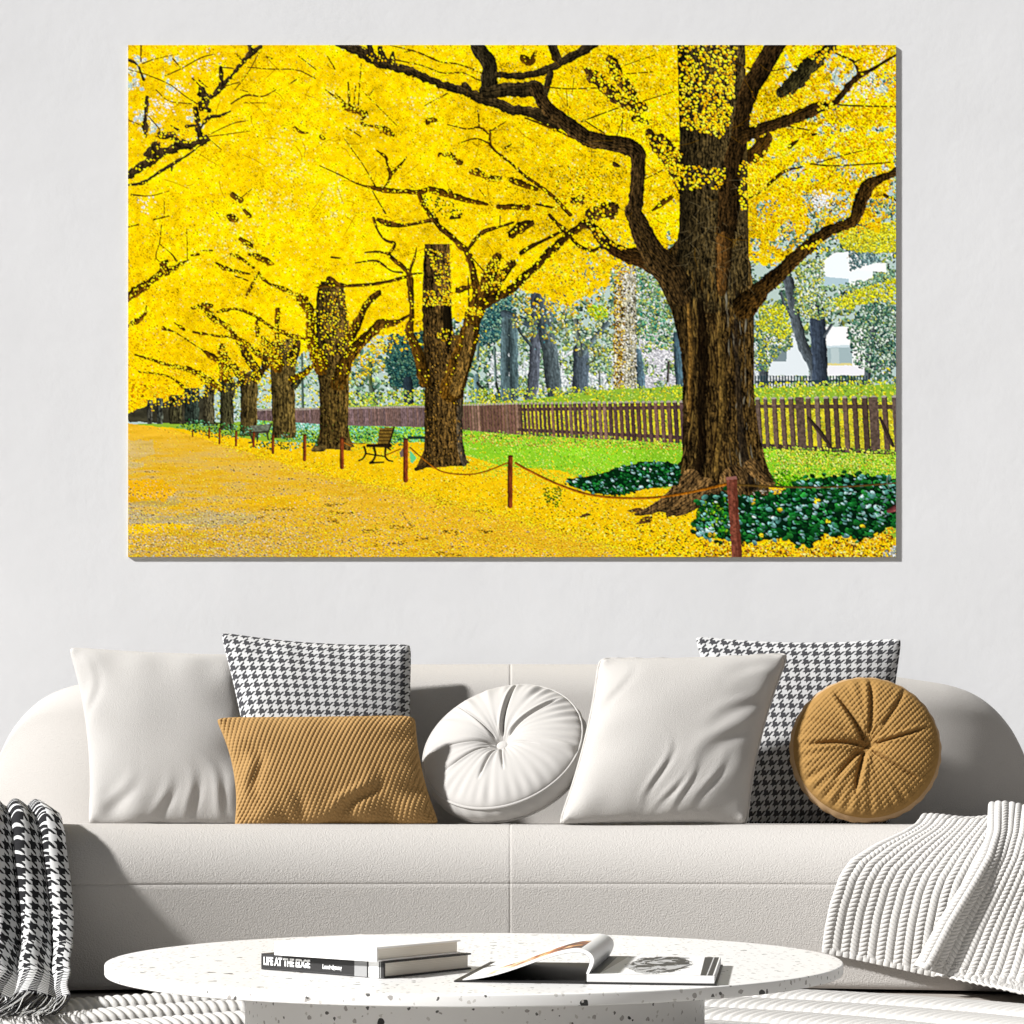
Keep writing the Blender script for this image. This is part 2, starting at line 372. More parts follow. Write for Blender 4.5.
    # ---- yellow canopy
    can = V([(100, 30), (910, 30), (900, 130), (878, 232), (836, 234), (806, 250), (766, 266), (752, 262), (700, 230), (640, 262), (614, 268), (600, 290), (572, 306), (548, 300), (516, 288), (488, 300), (470, 316), (425, 326), (400, 336),
             (372, 340), (352, 352), (318, 356), (300, 350), (284, 368), (262, 366), (240, 374), (222, 384), (196, 392), (176, 402), (160, 408), (146, 416), (100, 416)])
    cm = inside(can, xx + (N1 - .5) * 16, yy + (N2 - .5) * 16)
    ss = lambda a, b, v: np.clip((v - a) / (b - a), 0, 1)
    dens = N3 * .6 + N1 * .4
    thin = (dens > .70 - .22 * ss(480, 560, xx) * ss(170, 250, yy)) & (xx > 380) & (yy > 150) | (dens > .64 - .20 * ss(600, 680, xx) * ss(110, 200, yy)) & (xx > 615) | (dens > .63) & (xx < 85) & (yy > 10) & (yy < 95)
    NB = vnoise(44, 13, 12, 3)
    x, y = scatter(V([(640, 45), (897, 45), (897, 180), (750, 200), (640, 200)]), 7000)
    dabs(x, y, rs.uniform(.8, 1.9, len(x)), pick([(232, 236, 214), (214, 226, 206), (240, 232, 170), (196, 212, 190), (226, 214, 110), (150, 184, 170)], len(x)))
    x, y = scatter(V([(128, 45), (222, 45), (222, 150), (128, 150)]), 2600)
    dabs(x, y, rs.uniform(.8, 1.9, len(x)), pick([(246, 240, 206), (250, 236, 160), (240, 240, 236), (244, 222, 110)], len(x)))
    base = np.array([255, 216, 6], np.float32) * (1 + .14 * (N4 - .5)[..., None] * 2 + .28 * (N1 - .5)[..., None])
    cmf = (cm & ~thin)[..., None]
    buf[:] = np.where(cmf, base, buf)
    x, y = scatter(can, 110000)
    k = samp((cm & ~thin).astype(np.float32), x, y) > .5
    x, y = x[k], y[k]
    o = rs.permutation(len(x))
    x, y = x[o], y[o]
    near = np.clip((x - 250) / 450, 0, 1) * np.clip(1.25 - y / 330, 0, 1)
    n3, n4 = samp(N1, x, y), samp(N4, x, y)
    cols = pick([(255, 224, 8), (254, 212, 4), (248, 196, 4), (255, 236, 52), (236, 178, 4), (255, 244, 130), (190, 142, 4)], len(x), [.28, .24, .17, .12, .09, .05, .05])
    org = np.clip(1.1 - x / 190, 0, 1) * np.clip(1.2 - y / 150, 0, 1) + np.clip((x - 620) / 150, 0, 1) * .7 + np.clip((y - 250) / 90, 0, 1) * np.clip(1.2 - x / 170, 0, 1) * .9
    g = rs.rand(len(x)) < org * .6
    cols[g] = pick([(250, 184, 12), (246, 172, 10), (255, 206, 40), (232, 156, 10)], int(g.sum()))
    cols *= (.965 + .75 * np.clip(n3 - .5, -.3, .16) + .28 * (n4 - .45) + .60 * (samp(NB, x, y) - .5))[:, None]
    cols[:, 1] *= 1 - .10 * np.clip(1.15 - x / 150, 0, 1) * np.clip((y - 190) / 130, 0, 1)
    dabs(x, y, (.62 + .75 * near) * rs.uniform(.6, 1.35, len(x)), cols, jit=.07)
    # pale gaps and dark specks in the leaves
    for (cx, cy, rx, ry, n) in [(178, 88, 9, 6, 60), (165, 105, 8, 10, 50), (200, 65, 20, 12, 60), (150, 120, 10, 20, 40), (148, 203, 8, 8, 25), (335, 98, 14, 10, 60), (365, 125, 16, 10, 60), (275, 200, 22, 14, 90), (333, 192, 14, 10, 60), (228, 245, 26, 12, 90), (285, 145, 24, 18, 90), (880, 60, 14, 14, 70), (850, 90, 14, 12, 70), (870, 85, 10, 18, 60), (822, 200, 14, 8, 70), (420, 105, 20, 12, 40), (290, 172, 20, 8, 60), (240, 220, 30, 14, 60), (335, 215, 9, 9, 40)]:
        X = cx - 128 + rs.randn(n) * rx * .6
        Y = cy - 45 + rs.randn(n) * ry * .6
        pale = [(255, 244, 150), (255, 240, 110), (255, 234, 80), (240, 226, 130)] if cx > 215 and cx < 800 else [(252, 250, 226), (244, 246, 246), (255, 240, 150)]
        dabs(X, Y, rs.uniform(.5, 1.3, n), pick(pale, n), jit=.03)
    x, y = scatter(can, 13000)
    k = (samp(N1, x, y) > .56) & (samp((cm & ~thin).astype(np.float32), x, y) > .5)
    x, y = x[k], y[k]
    dabs(x, y, rs.uniform(.35, .8, len(x)), pick([(150, 106, 0), (176, 128, 4), (110, 76, 4), (200, 150, 10)], len(x)))
    # loose leaf sprays in front of the park light
    for poly, n, pal in [(V([(520, 270), (620, 225), (650, 262), (600, 300), (570, 318), (520, 300)]), 1300, [(250, 206, 16), (240, 184, 12), (255, 226, 70), (214, 160, 20), (190, 180, 60)]),
                         (V([(750, 160), (896, 130), (896, 230), (830, 240), (770, 268), (750, 262)]), 2300, [(250, 200, 14), (240, 180, 10), (255, 222, 60), (226, 168, 20)]),
                         (V([(512, 290), (560, 296), (560, 330), (520, 312)]), 140, [(240, 200, 30), (220, 180, 30)]),
                         (V([(355, 330), (425, 320), (425, 345), (360, 362)]), 420, [(250, 206, 10), (236, 190, 10), (210, 170, 20)]),
                         (V([(345, 345), (385, 345), (385, 378), (350, 378)]), 200, [(230, 190, 20), (200, 180, 40), (250, 206, 20)]),
                         (V([(256, 372), (282, 360), (282, 400), (258, 404)]), 200, [(240, 200, 10), (206, 190, 40), (250, 222, 40)]),
                         (V([(128, 380), (170, 390), (150, 410), (128, 412)]), 260, [(240, 176, 10), (226, 160, 10), (250, 200, 20)])]:
        x, y = scatter(poly, n)
        k = samp(N1, x, y) > .44
        dabs(x[k], y[k], rs.uniform(.8, 1.9, k.sum()), pick(pal, k.sum()))
    # teal and blue glints of park seen through the right-hand leaves
    for cx, cy, r, n in [(808, 200, 5, 16), (770, 205, 7, 18), (835, 205, 6, 14), (885, 78, 4, 14), (872, 82, 6, 14), (892, 80, 4, 12), (805, 118, 4, 8), (815, 180, 5, 9), (760, 215, 5, 12), (835, 110, 3, 5), (604, 245, 12, 26), (590, 275, 14, 34), (625, 252, 9, 20), (545, 318, 14, 30), (680, 245, 4, 10)]:
        dabs(cx - 128 + rs.randn(n) * r * .7, cy - 45 + rs.randn(n) * r * .8, rs.uniform(.6, 1.4, n), pick([(70, 130, 140), (120, 176, 180), (50, 100, 110), (196, 224, 222), (80, 150, 120)], n))
    dabs(np.array([822.]) - 128 + rs.randn(60) * 5, np.array([200.]) - 45 + rs.randn(60) * 4, rs.uniform(.8, 1.8, 60), pick([(246, 250, 252), (226, 240, 246)], 60), jit=.02)

    # ---- picket fence
    def fence(x0, x1, t0, t1, b0, b1, sp0, sp1, wf, cols, rail=True):
        X = x0
        while X < x1:
            t = (X - x0) / (x1 - x0)
            sp = sp0 + (sp1 - sp0) * t
            top, bot = t0 + (t1 - t0) * t, b0 + (b1 - b0) * t
            w = sp * wf * rs.uniform(.9, 1.12)
            c = np.array(cols[rs.randint(len(cols))]) * rs.uniform(.85, 1.12)
            ln = .06 * (bot - top)
            fill(V([(X, top + .6), (X + w * .5, top - .5), (X + w, top + .7), (X + w + ln, bot), (X + ln, bot)]), c, noise=N0, amp=.22)
            fill(V([(X, top + .6), (X + w * .5, top - .7), (X + w, top + .7), (X + w, top + 1.9), (X, top + 1.8)]), (200, 196, 180), a=.75)
            fill(V([(X + w * .78, top + 1), (X + w, top + 1), (X + w + ln, bot), (X + w * .78 + ln, bot)]), (44, 34, 32), a=.55)
            X += sp
    # far stretch, boards almost touching
    fill(V([(256, 409), (425, 405.5), (425, 427), (345, 425.5), (256, 420)]), (128, 106, 104))
    fence(256, 425, 409, 405.5, 420, 427, 1.6, 2.0, .8, [(140, 112, 104), (120, 98, 92), (132, 110, 112)])
    fill(V([(458, 406), (520, 404), (520, 434), (458, 429)]), (116, 88, 80), a=.85)
    fence(458, 520, 404, 402.5, 430, 435, 2.6, 3.6, .78, [(138, 104, 92), (116, 86, 76), (150, 120, 104)])
    fill(V([(518, 408), (690, 405), (690, 409), (518, 411)]), (88, 66, 58))
    fill(V([(518, 428), (690, 436), (690, 440), (518, 431)]), (84, 64, 56))
    fence(519, 690, 402.5, 400.5, 435, 444, 3.7, 6.9, .68, [(124, 94, 84), (104, 78, 70), (136, 108, 96), (96, 74, 72)])
    fill(V([(756, 404.5), (897, 404.5), (897, 409), (756, 408)]), (86, 70, 60))
    fill(V([(756, 443), (897, 450), (897, 455), (756, 448)]), (74, 60, 52))
    fence(755, 899, 397.5, 395.5, 448, 455, 8.0, 10.6, .56, [(112, 92, 80), (96, 78, 68), (122, 104, 92)])
    for a in [(795, 3.5), (868, 4.5)]:
        fill(V([(a[0], 397), (a[0] + 5 + a[1], 397), (a[0] + 8 + a[1], 447 + (a[0] - 755) * .05), (a[0] + 3, 447 + (a[0] - 755) * .05)]), (100, 84, 74), noise=N0, amp=.3)
    for pts in [[(808, 418, 3), (820, 432, 4), (830, 446, 3)], [(880, 418, 3), (888, 436, 4), (893, 446, 3)]]:
        stroke(V(pts), (64, 52, 46), grain=.2)
    x, y = scatter(V([(460, 428), (690, 440), (690, 447), (460, 436)]), 260)
    dabs(x, y, rs.uniform(.6, 1.4, len(x)), pick([(110, 150, 60), (150, 180, 90), (70, 100, 50), (190, 190, 60)], len(x)))
    x, y = scatter(V([(756, 446), (897, 450), (897, 459), (756, 453)]), 420)
    dabs(x, y, rs.uniform(.6, 1.6, len(x)), pick([(150, 196, 50), (180, 210, 80), (90, 130, 40), (206, 210, 70)], len(x)))

    # ---- the avenue's trunks, far to near
    BK, BKM = (84, 72, 40), (70, 58, 30)
    fill(V([(128, 414), (150, 404), (200, 396), (215, 400), (205, 424), (128, 422)]), (66, 64, 50), noise=N2, amp=.35, soft=3)
    for pts, col in [([(150, 424, 5), (150, 400, 6)], (74, 74, 66)), ([(160, 424, 6), (160, 398, 7)], (70, 74, 66)), ([(176, 424, 13), (176, 395, 13)], (66, 64, 44)), ([(192, 424, 14), (192, 388, 15)], (52, 62, 54)),
                     ([(209, 426, 12), (209, 400, 11), (211, 385, 13)], (74, 70, 52)), ([(227, 430, 15), (227, 400, 13), (228, 385, 16), (222, 376, 10)], (66, 64, 42)),
                     ([(230, 392, 5), (238, 384, 4), (241, 376, 3)], (70, 66, 48)), ([(215, 392, 4), (206, 386, 4)], (70, 60, 40)),
                     ([(249, 436, 19), (249, 410, 16), (249, 385, 18), (247, 372, 20)], (84, 72, 40)), ([(247, 380, 10), (238, 372, 9), (233, 364, 5)], (74, 56, 24)), ([(253, 382, 9), (262, 372, 6), (266, 364, 4)], (74, 56, 24)),
                     ([(284, 438, 25), (284, 420, 23), (283, 380, 24), (283, 355, 26), (281, 340, 22)], (92, 78, 42)), ([(293, 388, 7), (304, 374, 6), (311, 366, 5)], (56, 56, 34)),
                     ([(277, 362, 14), (269, 350, 9), (262, 340, 5)], (70, 52, 20)), ([(290, 362, 12), (296, 350, 8), (298, 340, 6)], (74, 56, 24)), ([(262, 372, 9), (272, 352, 8), (262, 360, 7)], (74, 56, 24)),
                     ([(226, 380, 9), (222, 362, 8), (226, 350, 6)], (70, 56, 24)), ([(262, 376, 8), (250, 360, 9), (238, 340, 6)], (74, 54, 20)), ([(265, 370, 8), (266, 352, 6)], (70, 52, 20))]:
        stroke(V(pts), col, grain=.8, dark=.4, light=1.25, flat=3)
    # tree three
    fill(V([(316, 330), (349, 330), (349, 400), (348, 425), (351, 440), (355, 447), (330, 449), (311, 450), (319, 438), (321, 416), (319, 370)]), (98, 82, 42))
    stroke(V([(333, 449, 36), (334, 436, 29), (334, 400, 29), (333, 340, 34), (331, 300, 29), (332, 282, 22)]), (84, 68, 34), dark=.45, light=1.25, grain=.9, flat=3)
    stroke(V([(322, 448, 8), (313, 450, 3)]), (96, 80, 44))
    # tree four
    fill(V([(425, 335), (463, 335), (461, 400), (461, 425), (463, 455), (470, 463), (445, 467), (420, 468), (415, 470), (424, 450), (426, 420)]), (104, 78, 34))
    stroke(V([(443, 466, 42), (443, 450, 37), (443, 420, 37), (444, 380, 38), (438, 330, 31), (437, 280, 28), (437, 244, 25)]), (82, 64, 34), dark=.4, light=1.2, grain=1.0, flat=3)
    stroke(V([(430, 462, 8), (416, 469, 4)]), (70, 54, 28))
    stroke(V([(460, 400, 5), (460, 440, 6), (464, 463, 6)]), (74, 66, 52), grain=.8)
    stroke(V([(446, 300, 6), (448, 330, 9), (448, 352, 3)]), (30, 24, 14), grain=.3)

    def branches(c, r, lst, col=(74, 54, 20), leaf=0.0, lsz=1.0, **kw):
        for pts in lst:
            pp = Q(c, r, pts)
            stroke(pp, col, **kw)
            if leaf:
                p = spline(pp)
                seg = np.hypot(*np.diff(p[:, :2], axis=0).T)
                w = float(p[:, 2].mean())
                n = int(seg.sum() * max(w, 1.5) * leaf) + 1
                i = rs.choice(len(seg), n, p=seg / seg.sum())
                t = rs.rand(n)
                off = rs.normal(0, 1, (n, 2)) * (w * .33 + .5)
                dabs(p[i, 0] + (p[i + 1, 0] - p[i, 0]) * t + off[:, 0], p[i, 1] + (p[i + 1, 1] - p[i, 1]) * t + off[:, 1], lsz * rs.uniform(.55, 1.15, n), pick([(255, 218, 10), (250, 204, 6), (255, 230, 50), (240, 186, 6)], n), asp=.75)

    YB = (98, 66, 14)
    branches(0, 1, [[(40, 740, 12), (140, 770, 16), (230, 800, 22), (330, 820, 28), (420, 870, 36), (490, 920, 40)], [(60, 830, 9), (200, 850, 10), (270, 890, 14), (300, 920, 18)],
                    [(350, 620, 12), (480, 640, 14), (570, 650, 18), (640, 690, 26), (700, 740, 34)], [(190, 600, 22), (250, 620, 8), (330, 670, 8), (390, 710, 16), (480, 770, 32)],
                    [(340, 490, 12), (400, 490, 30), (450, 545, 36), (520, 580, 28), (570, 640, 24)], [(400, 470, 20), (440, 480, 26)], [(940, 655, 22), (850, 630, 20), (780, 600, 18), (700, 545, 18), (640, 515, 16), (570, 495, 16), (480, 510, 18)],
                    [(250, 570, 10), (300, 605, 16)], [(700, 310, 12), (750, 360, 18), (820, 385, 22), (900, 420, 26), (950, 440, 30)], [(700, 300, 10), (665, 360, 14), (635, 420, 14)], [(470, 250, 10), (520, 280, 24), (600, 300, 14), (650, 310, 10)],
                    [(550, 205, 14), (600, 225, 20), (670, 275, 14)], [(650, 205, 14), (700, 220, 30), (770, 255, 26)], [(600, 120, 20), (655, 160, 30)], [(570, 320, 8), (640, 345, 8)],
                    [(0, 435, 52), (80, 380, 46), (150, 330, 30), (200, 295, 52), (240, 280, 30), (290, 250, 20), (325, 235, 8)], [(190, 255, 44), (205, 300, 40)], [(0, 590, 18), (50, 555, 30), (90, 520, 20), (100, 480, 6)],
                    [(180, 50, 6), (170, 140, 5), (150, 220, 6), (190, 255, 8)], [(315, 70, 5), (318, 240, 6)], [(170, 150, 4), (230, 200, 6), (260, 240, 10)], [(0, 60, 10), (60, 45, 6)], [(140, 20, 8), (220, 0, 8)], [(340, 210, 16), (380, 205, 10)], [(400, 185, 10), (450, 185, 10)],
                    [(550, 10, 40), (580, 20, 20)], [(630, 150, 6), (640, 180, 4)], [(800, 500, 24), (795, 600, 22), (800, 700, 30)], [(720, 650, 28), (770, 720, 50), (800, 800, 70)], [(500, 700, 40), (520, 780, 60), (520, 860, 60)],
                    [(690, 570, 26), (690, 640, 18)], [(870, 870, 30), (940, 840, 30), (1000, 790, 30)], [(920, 440, 52), (970, 520, 50), (975, 620, 54), (990, 700, 66), (1030, 800, 90)], [(1000, 380, 10), (1024, 380, 20)]], col=YB, leaf=.22, lsz=.95, grain=.5, rag=1.6)
    branches(0, 0, [[(0, 695, 46), (100, 630, 52), (160, 590, 54), (230, 560, 44), (300, 540, 38), (380, 520, 40), (415, 505, 42)], [(385, 510, 36), (375, 430, 32), (358, 340, 26)], [(385, 450, 16), (430, 390, 22), (500, 375, 18), (545, 355, 10)],
                    [(0, 747, 10), (80, 735, 18), (150, 690, 16), (240, 635, 18), (330, 580, 10), (400, 525, 10)], [(235, 635, 12), (235, 670, 14)], [(100, 285, 26), (95, 400, 20), (92, 440, 30), (97, 490, 14)], [(390, 235, 40), (415, 300, 50), (400, 330, 40), (440, 350, 20)],
                    [(380, 310, 14), (440, 280, 22), (500, 225, 32), (540, 180, 20), (600, 110, 22), (660, 45, 32), (710, 12, 20)], [(655, 50, 22), (655, 0, 24)], [(495, 215, 24), (495, 120, 24)], [(490, 120, 8), (560, 125, 6)], [(0, 80, 12), (50, 105, 14), (85, 185, 14)],
                    [(110, 580, 40), (130, 540, 40)], [(150, 540, 50), (170, 590, 50)], [(180, 480, 40), (240, 490, 46)], [(270, 520, 40), (320, 540, 50)], [(310, 435, 12), (360, 430, 14)], [(230, 430, 8), (270, 455, 12)]], col=(62, 50, 30), leaf=.045, lsz=1.2, rag=1.4, grain=.6, side=1, light=1.7)
    branches(0, 0, [[(550, 315, 8), (630, 270, 12), (720, 275, 8), (790, 240, 6)], [(200, 165, 6), (280, 130, 7), (390, 70, 7), (460, 50, 5)], [(240, 75, 8), (290, 130, 6)], [(430, 490, 5), (650, 460, 5)], [(430, 480, 5), (560, 420, 6), (640, 405, 5)], [(640, 120, 6), (760, 130, 6), (900, 135, 6), (1000, 180, 6)],
                    [(0, 130, 5), (100, 160, 6), (220, 210, 6), (300, 270, 6), (370, 315, 7)], [(80, 100, 8), (150, 75, 5), (240, 55, 4)], [(70, 0, 8), (70, 90, 8)], [(150, 240, 5), (220, 300, 5), (340, 315, 6)], [(100, 370, 5), (170, 450, 8)], [(0, 400, 5), (60, 425, 6)], [(380, 190, 10), (420, 225, 6)], [(345, 180, 8), (390, 225, 10)],
                    [(700, 40, 5), (640, 150, 5), (570, 240, 5)], [(520, 220, 8), (610, 195, 5)], [(20, 800, 10), (120, 805, 6), (220, 780, 5)], [(195, 820, 5), (195, 900, 5)], [(430, 500, 4), (500, 560, 4)], [(640, 250, 5), (600, 240, 5)], [(580, 50, 6), (610, 90, 5)], [(910, 60, 6), (1000, 130, 6)], [(740, 65, 10), (770, 75, 8)],
                    [(890, 435, 6), (920, 465, 16), (960, 470, 8)], [(620, 310, 5), (740, 310, 4)], [(860, 210, 5), (900, 185, 8)], [(560, 800, 30), (600, 830, 34)], [(620, 880, 20), (650, 912, 24)], [(600, 820, 5), (660, 770, 5)]], col=(112, 80, 20), leaf=.1, rag=.6, grain=.3)
    branches(1, 0, [[(830, 0, 60), (860, 40, 78), (900, 100, 80), (902, 190, 88), (895, 280, 100)]], col=(48, 42, 28), grain=.8, rag=.7)
    branches(1, 0, [[(90, 0, 24), (150, 15, 40), (215, 35, 62), (290, 80, 58), (380, 112, 52), (500, 150, 46), (600, 195, 42), (690, 225, 44), (780, 250, 46), (870, 290, 54), (960, 318, 56), (1024, 345, 54), (1090, 352, 56), (1160, 370, 62), (1260, 415, 84)],
                    [(265, 0, 34), (275, 60, 34)], [(320, 20, 30), (335, 80, 50)], [(390, 40, 14), (385, 90, 40)], [(670, 205, 20), (720, 225, 20)], [(770, 215, 30), (800, 235, 20)]], col=(56, 46, 28), grain=.75, rag=1.0, light=1.8, side=1)
    branches(1, 0, [[(945, 160, 34), (1080, 165, 34), (1204, 135, 40), (1324, 75, 46), (1404, 30, 52), (1450, -5, 60)], [(900, 255, 70), (1000, 240, 72), (1084, 240, 78), (1150, 235, 86), (1190, 262, 60)], [(1205, 240, 40), (1230, 150, 36)], [(1240, 0, 50), (1262, 70, 46)]], col=(50, 42, 26), grain=.8, rag=.8, light=1.7, side=1)
    branches(1, 0, [[(380, 5, 6), (520, 40, 8), (640, 90, 9), (740, 105, 9), (860, 150, 8)], [(400, 80, 7), (540, 110, 7), (650, 150, 8), (760, 150, 7), (850, 190, 8)], [(220, 100, 5), (205, 320, 7)], [(150, 200, 8), (160, 350, 12)], [(30, 240, 6), (110, 300, 10), (200, 360, 12)], [(85, 260, 6), (150, 330, 12)], [(190, 220, 6), (180, 330, 10)], [(130, 330, 30), (180, 345, 36), (235, 365, 30)], [(240, 370, 16), (225, 420, 20), (280, 435, 14)],
                    [(300, 435, 20), (340, 450, 40), (385, 480, 20)], [(570, 420, 14), (590, 400, 30), (630, 405, 14)], [(640, 585, 20), (690, 590, 36), (750, 630, 24)], [(800, 680, 14), (840, 675, 40), (900, 710, 30), (960, 715, 26)], [(560, 325, 6), (620, 290, 8), (680, 260, 8)],
                    [(240, 260, 5), (320, 340, 5), (410, 430, 5)], [(40, 60, 6), (80, 130, 7)], [(300, 760, 7), (230, 640, 5), (130, 500, 5)], [(0, 490, 20), (25, 500, 14)], [(140, 440, 6), (220, 490, 6)], [(450, 40, 5), (500, 30, 5)], [(290, 230, 5), (265, 270, 5)]], col=(100, 70, 14), leaf=.26, lsz=1.1, grain=.4, rag=1.6)
    branches(1, 0, [[(290, 765, 28), (350, 775, 28), (420, 780, 26), (520, 785, 28), (600, 772, 34), (700, 805, 34), (800, 832, 28), (890, 850, 16)], [(950, 865, 22), (1024, 865, 34), (1110, 868, 26)], [(690, 775, 16), (705, 800, 20)], [(290, 765, 16), (200, 740, 8), (100, 690, 6), (0, 645, 6)],
                    [(345, 770, 16), (375, 700, 18), (360, 640, 14), (352, 600, 16), (305, 565, 7)], [(378, 690, 20), (430, 640, 14), (460, 600, 8)], [(530, 800, 24), (560, 870, 26), (600, 920, 26)], [(1024, 635, 14), (930, 560, 14), (905, 520, 16), (910, 460, 16)], [(905, 525, 10), (830, 500, 9), (740, 525, 5)], [(905, 480, 10), (850, 440, 12), (780, 448, 8), (680, 425, 5)], [(850, 440, 10), (845, 370, 8)],
                    [(910, 460, 8), (990, 410, 5)], [(990, 550, 12), (1020, 530, 8)], [(280, 780, 5), (350, 900, 8)], [(850, 770, 5), (880, 810, 5)]], col=(92, 62, 12), leaf=.08, lsz=1.0, grain=.5, rag=1.1)
    x, y = scatter(Q(1, 0, [(540, 790), (640, 810), (740, 850), (760, 912), (580, 912)]), 110)
    dabs(x, y, rs.uniform(.6, 1.5, len(x)), pick([(84, 84, 24), (110, 106, 20), (60, 56, 20)], len(x)))
    branches(1, 1, [[(310, 20, 20), (360, 40, 36), (450, 50, 18), (560, 30, 20), (620, 20, 22)], [(845, 445, 54), (820, 320, 40), (790, 200, 38), (750, 160, 32), (700, 110, 34), (640, 60, 30), (590, 0, 24)], [(785, 185, 20), (840, 110, 22), (880, 80, 26), (950, 60, 14), (1030, 35, 14)], [(960, 50, 6), (960, 0, 6)],
                    [(800, 210, 6), (880, 300, 8)], [(870, 450, 80), (905, 310, 76), (945, 225, 54)], [(900, 440, 56), (960, 340, 52), (1020, 255, 46)], [(700, 930, 130), (745, 800, 120), (785, 680, 106), (812, 560, 94), (840, 480, 96), (862, 430, 80)], [(740, 395, 40), (800, 380, 20)],
                    [(560, 880, 70), (520, 720, 54), (475, 615, 44), (490, 540, 26), (485, 400, 32), (475, 310, 34), (450, 280, 24), (380, 220, 20), (362, 200, 14), (300, 192, 12), (240, 195, 6)], [(370, 200, 14), (400, 150, 16), (350, 130, 12), (310, 80, 12), (285, 10, 14)], [(480, 290, 14), (505, 220, 12), (515, 170, 6)],
                    [(470, 312, 16), (545, 305, 8)], [(455, 325, 18), (380, 345, 18), (270, 365, 16), (120, 372, 18), (0, 372, 16)], [(440, 302, 12), (380, 292, 10), (300, 240, 12), (190, 250, 8)], [(475, 530, 12), (400, 570, 28), (325, 578, 54), (250, 645, 50), (190, 700, 64), (140, 780, 70), (100, 890, 90)], [(160, 640, 66), (210, 550, 40), (250, 470, 36), (310, 410, 34)],
                    [(60, 220, 10), (110, 225, 10)], [(50, 340, 40), (100, 370, 20)], [(790, 330, 8), (795, 470, 8)], [(700, 10, 20), (740, 5, 24)]], col=(82, 58, 18), leaf=.05, lsz=1.0, grain=.8, rag=.8, side=1)
    stroke(Q(1, 1, [(720, 930, 60), (770, 760, 60), (800, 600, 40)]), (112, 88, 44), grain=.8, dark=.2)
    branches(2, 1, [[(-150, 470, 56), (-70, 430, 46), (0, 390, 48), (60, 330, 44), (130, 270, 42), (190, 200, 46), (250, 150, 42), (310, 95, 36), (380, 45, 36), (430, 0, 30)], [(0, 100, 40), (40, 65, 60), (100, 40, 40)], [(50, 195, 24), (110, 160, 24), (170, 130, 18), (270, 80, 16)], [(290, 85, 26), (240, 40, 22), (200, -5, 20)],
                    [(310, 110, 16), (350, 155, 18), (420, 185, 18), (470, 170, 20)], [(0, 250, 26), (10, 240, 16)]], col=(62, 44, 14), leaf=.06, lsz=1.2, grain=.7, rag=.9)
    branches(2, 0, [[(310, 905, 24), (210, 800, 20), (130, 740, 18), (60, 690, 16), (0, 635, 14)], [(70, 390, 10), (200, 440, 12), (330, 500, 10)], [(0, 720, 30), (60, 745, 34), (130, 770, 20)], [(130, 850, 14), (230, 870, 14)], [(740, 890, 10), (800, 845, 30), (850, 810, 26)], [(60, 70, 40), (100, 90, 40), (125, 40, 14)],
                    [(180, 225, 7), (300, 235, 7), (450, 230, 7)], [(370, 410, 8), (460, 375, 8), (570, 335, 7)], [(380, 400, 6), (490, 470, 8)], [(590, 360, 6), (585, 470, 6)], [(540, 230, 6), (510, 300, 5)], [(600, 110, 5), (760, 55, 5)], [(610, 155, 6), (750, 145, 5)], [(700, 720, 6), (800, 670, 6)], [(330, 180, 4), (320, 260, 4)], [(290, 240, 4), (300, 390, 4)], [(700, 300, 5), (860, 250, 5)], [(560, 480, 5), (590, 400, 5)]], col=(84, 58, 12), leaf=.08, lsz=1.2, grain=.4, rag=.7)
    # leafy dark stubs behind the big limb
    branches(2, 0, [[(400, 130, 30), (450, 180, 70), (540, 265, 70), (600, 310, 60)], [(525, 70, 40), (570, 160, 66), (620, 230, 60), (650, 290, 40)], [(730, 480, 50), (800, 570, 70), (870, 660, 84), (930, 760, 90)], [(800, 490, 30), (890, 590, 50)], [(640, 330, 60), (690, 340, 60)], [(660, 390, 40), (720, 410, 40)], [(330, 830, 40), (370, 820, 40)], [(420, 900, 60), (520, 880, 90)], [(550, 640, 30), (580, 650, 10)]], col=(66, 48, 22), leaf=.1, lsz=1.5, rag=1.8, grain=.8)

    # big tree: limbs behind the trunk
    stroke(Q(2, 1, [(780, 260, 130), (700, 225, 110), (600, 205, 74), (500, 145, 58), (430, 62, 40), (370, 45, 24)]), (54, 38, 18), grain=.8, rag=1.0, side=1)
    stroke(Q(3, 0, [(420, 250, 60), (480, 200, 90), (560, 110, 84), (640, 50, 60), (690, -5, 40)]), (52, 48, 28), grain=.9, rag=1.6)
    stroke(Q(3, 0, [(250, 620, 50), (290, 560, 90), (340, 500, 60)]), (74, 52, 20), grain=.8, rag=1.6)
    # trunk
    fill(V([(677, 40), (745, 40), (749, 272), (754, 310), (754, 395), (760, 443), (769, 471), (779, 485), (720, 496), (700, 506), (668, 513), (650, 510), (671, 488), (683, 469), (684.5, 434), (683.5, 387), (681, 347), (671, 310), (658, 282), (643, 265), (682, 240)]), (70, 58, 34), noise=N0, amp=.5)
    stroke(V([(714, 502, 104), (722, 484, 94), (723, 460, 82), (720, 430, 75), (718, 385, 71), (716, 345, 72), (712, 305, 82), (708, 270, 86)]), (66, 52, 28), dark=.35, light=1.15, grain=1.1, rag=.6, flat=1)
    stroke(V([(712, 275, 76), (712, 240, 68), (711, 160, 62), (711, 40, 66)]), (66, 56, 34), dark=.5, light=1.1, grain=1.0, rag=.5)
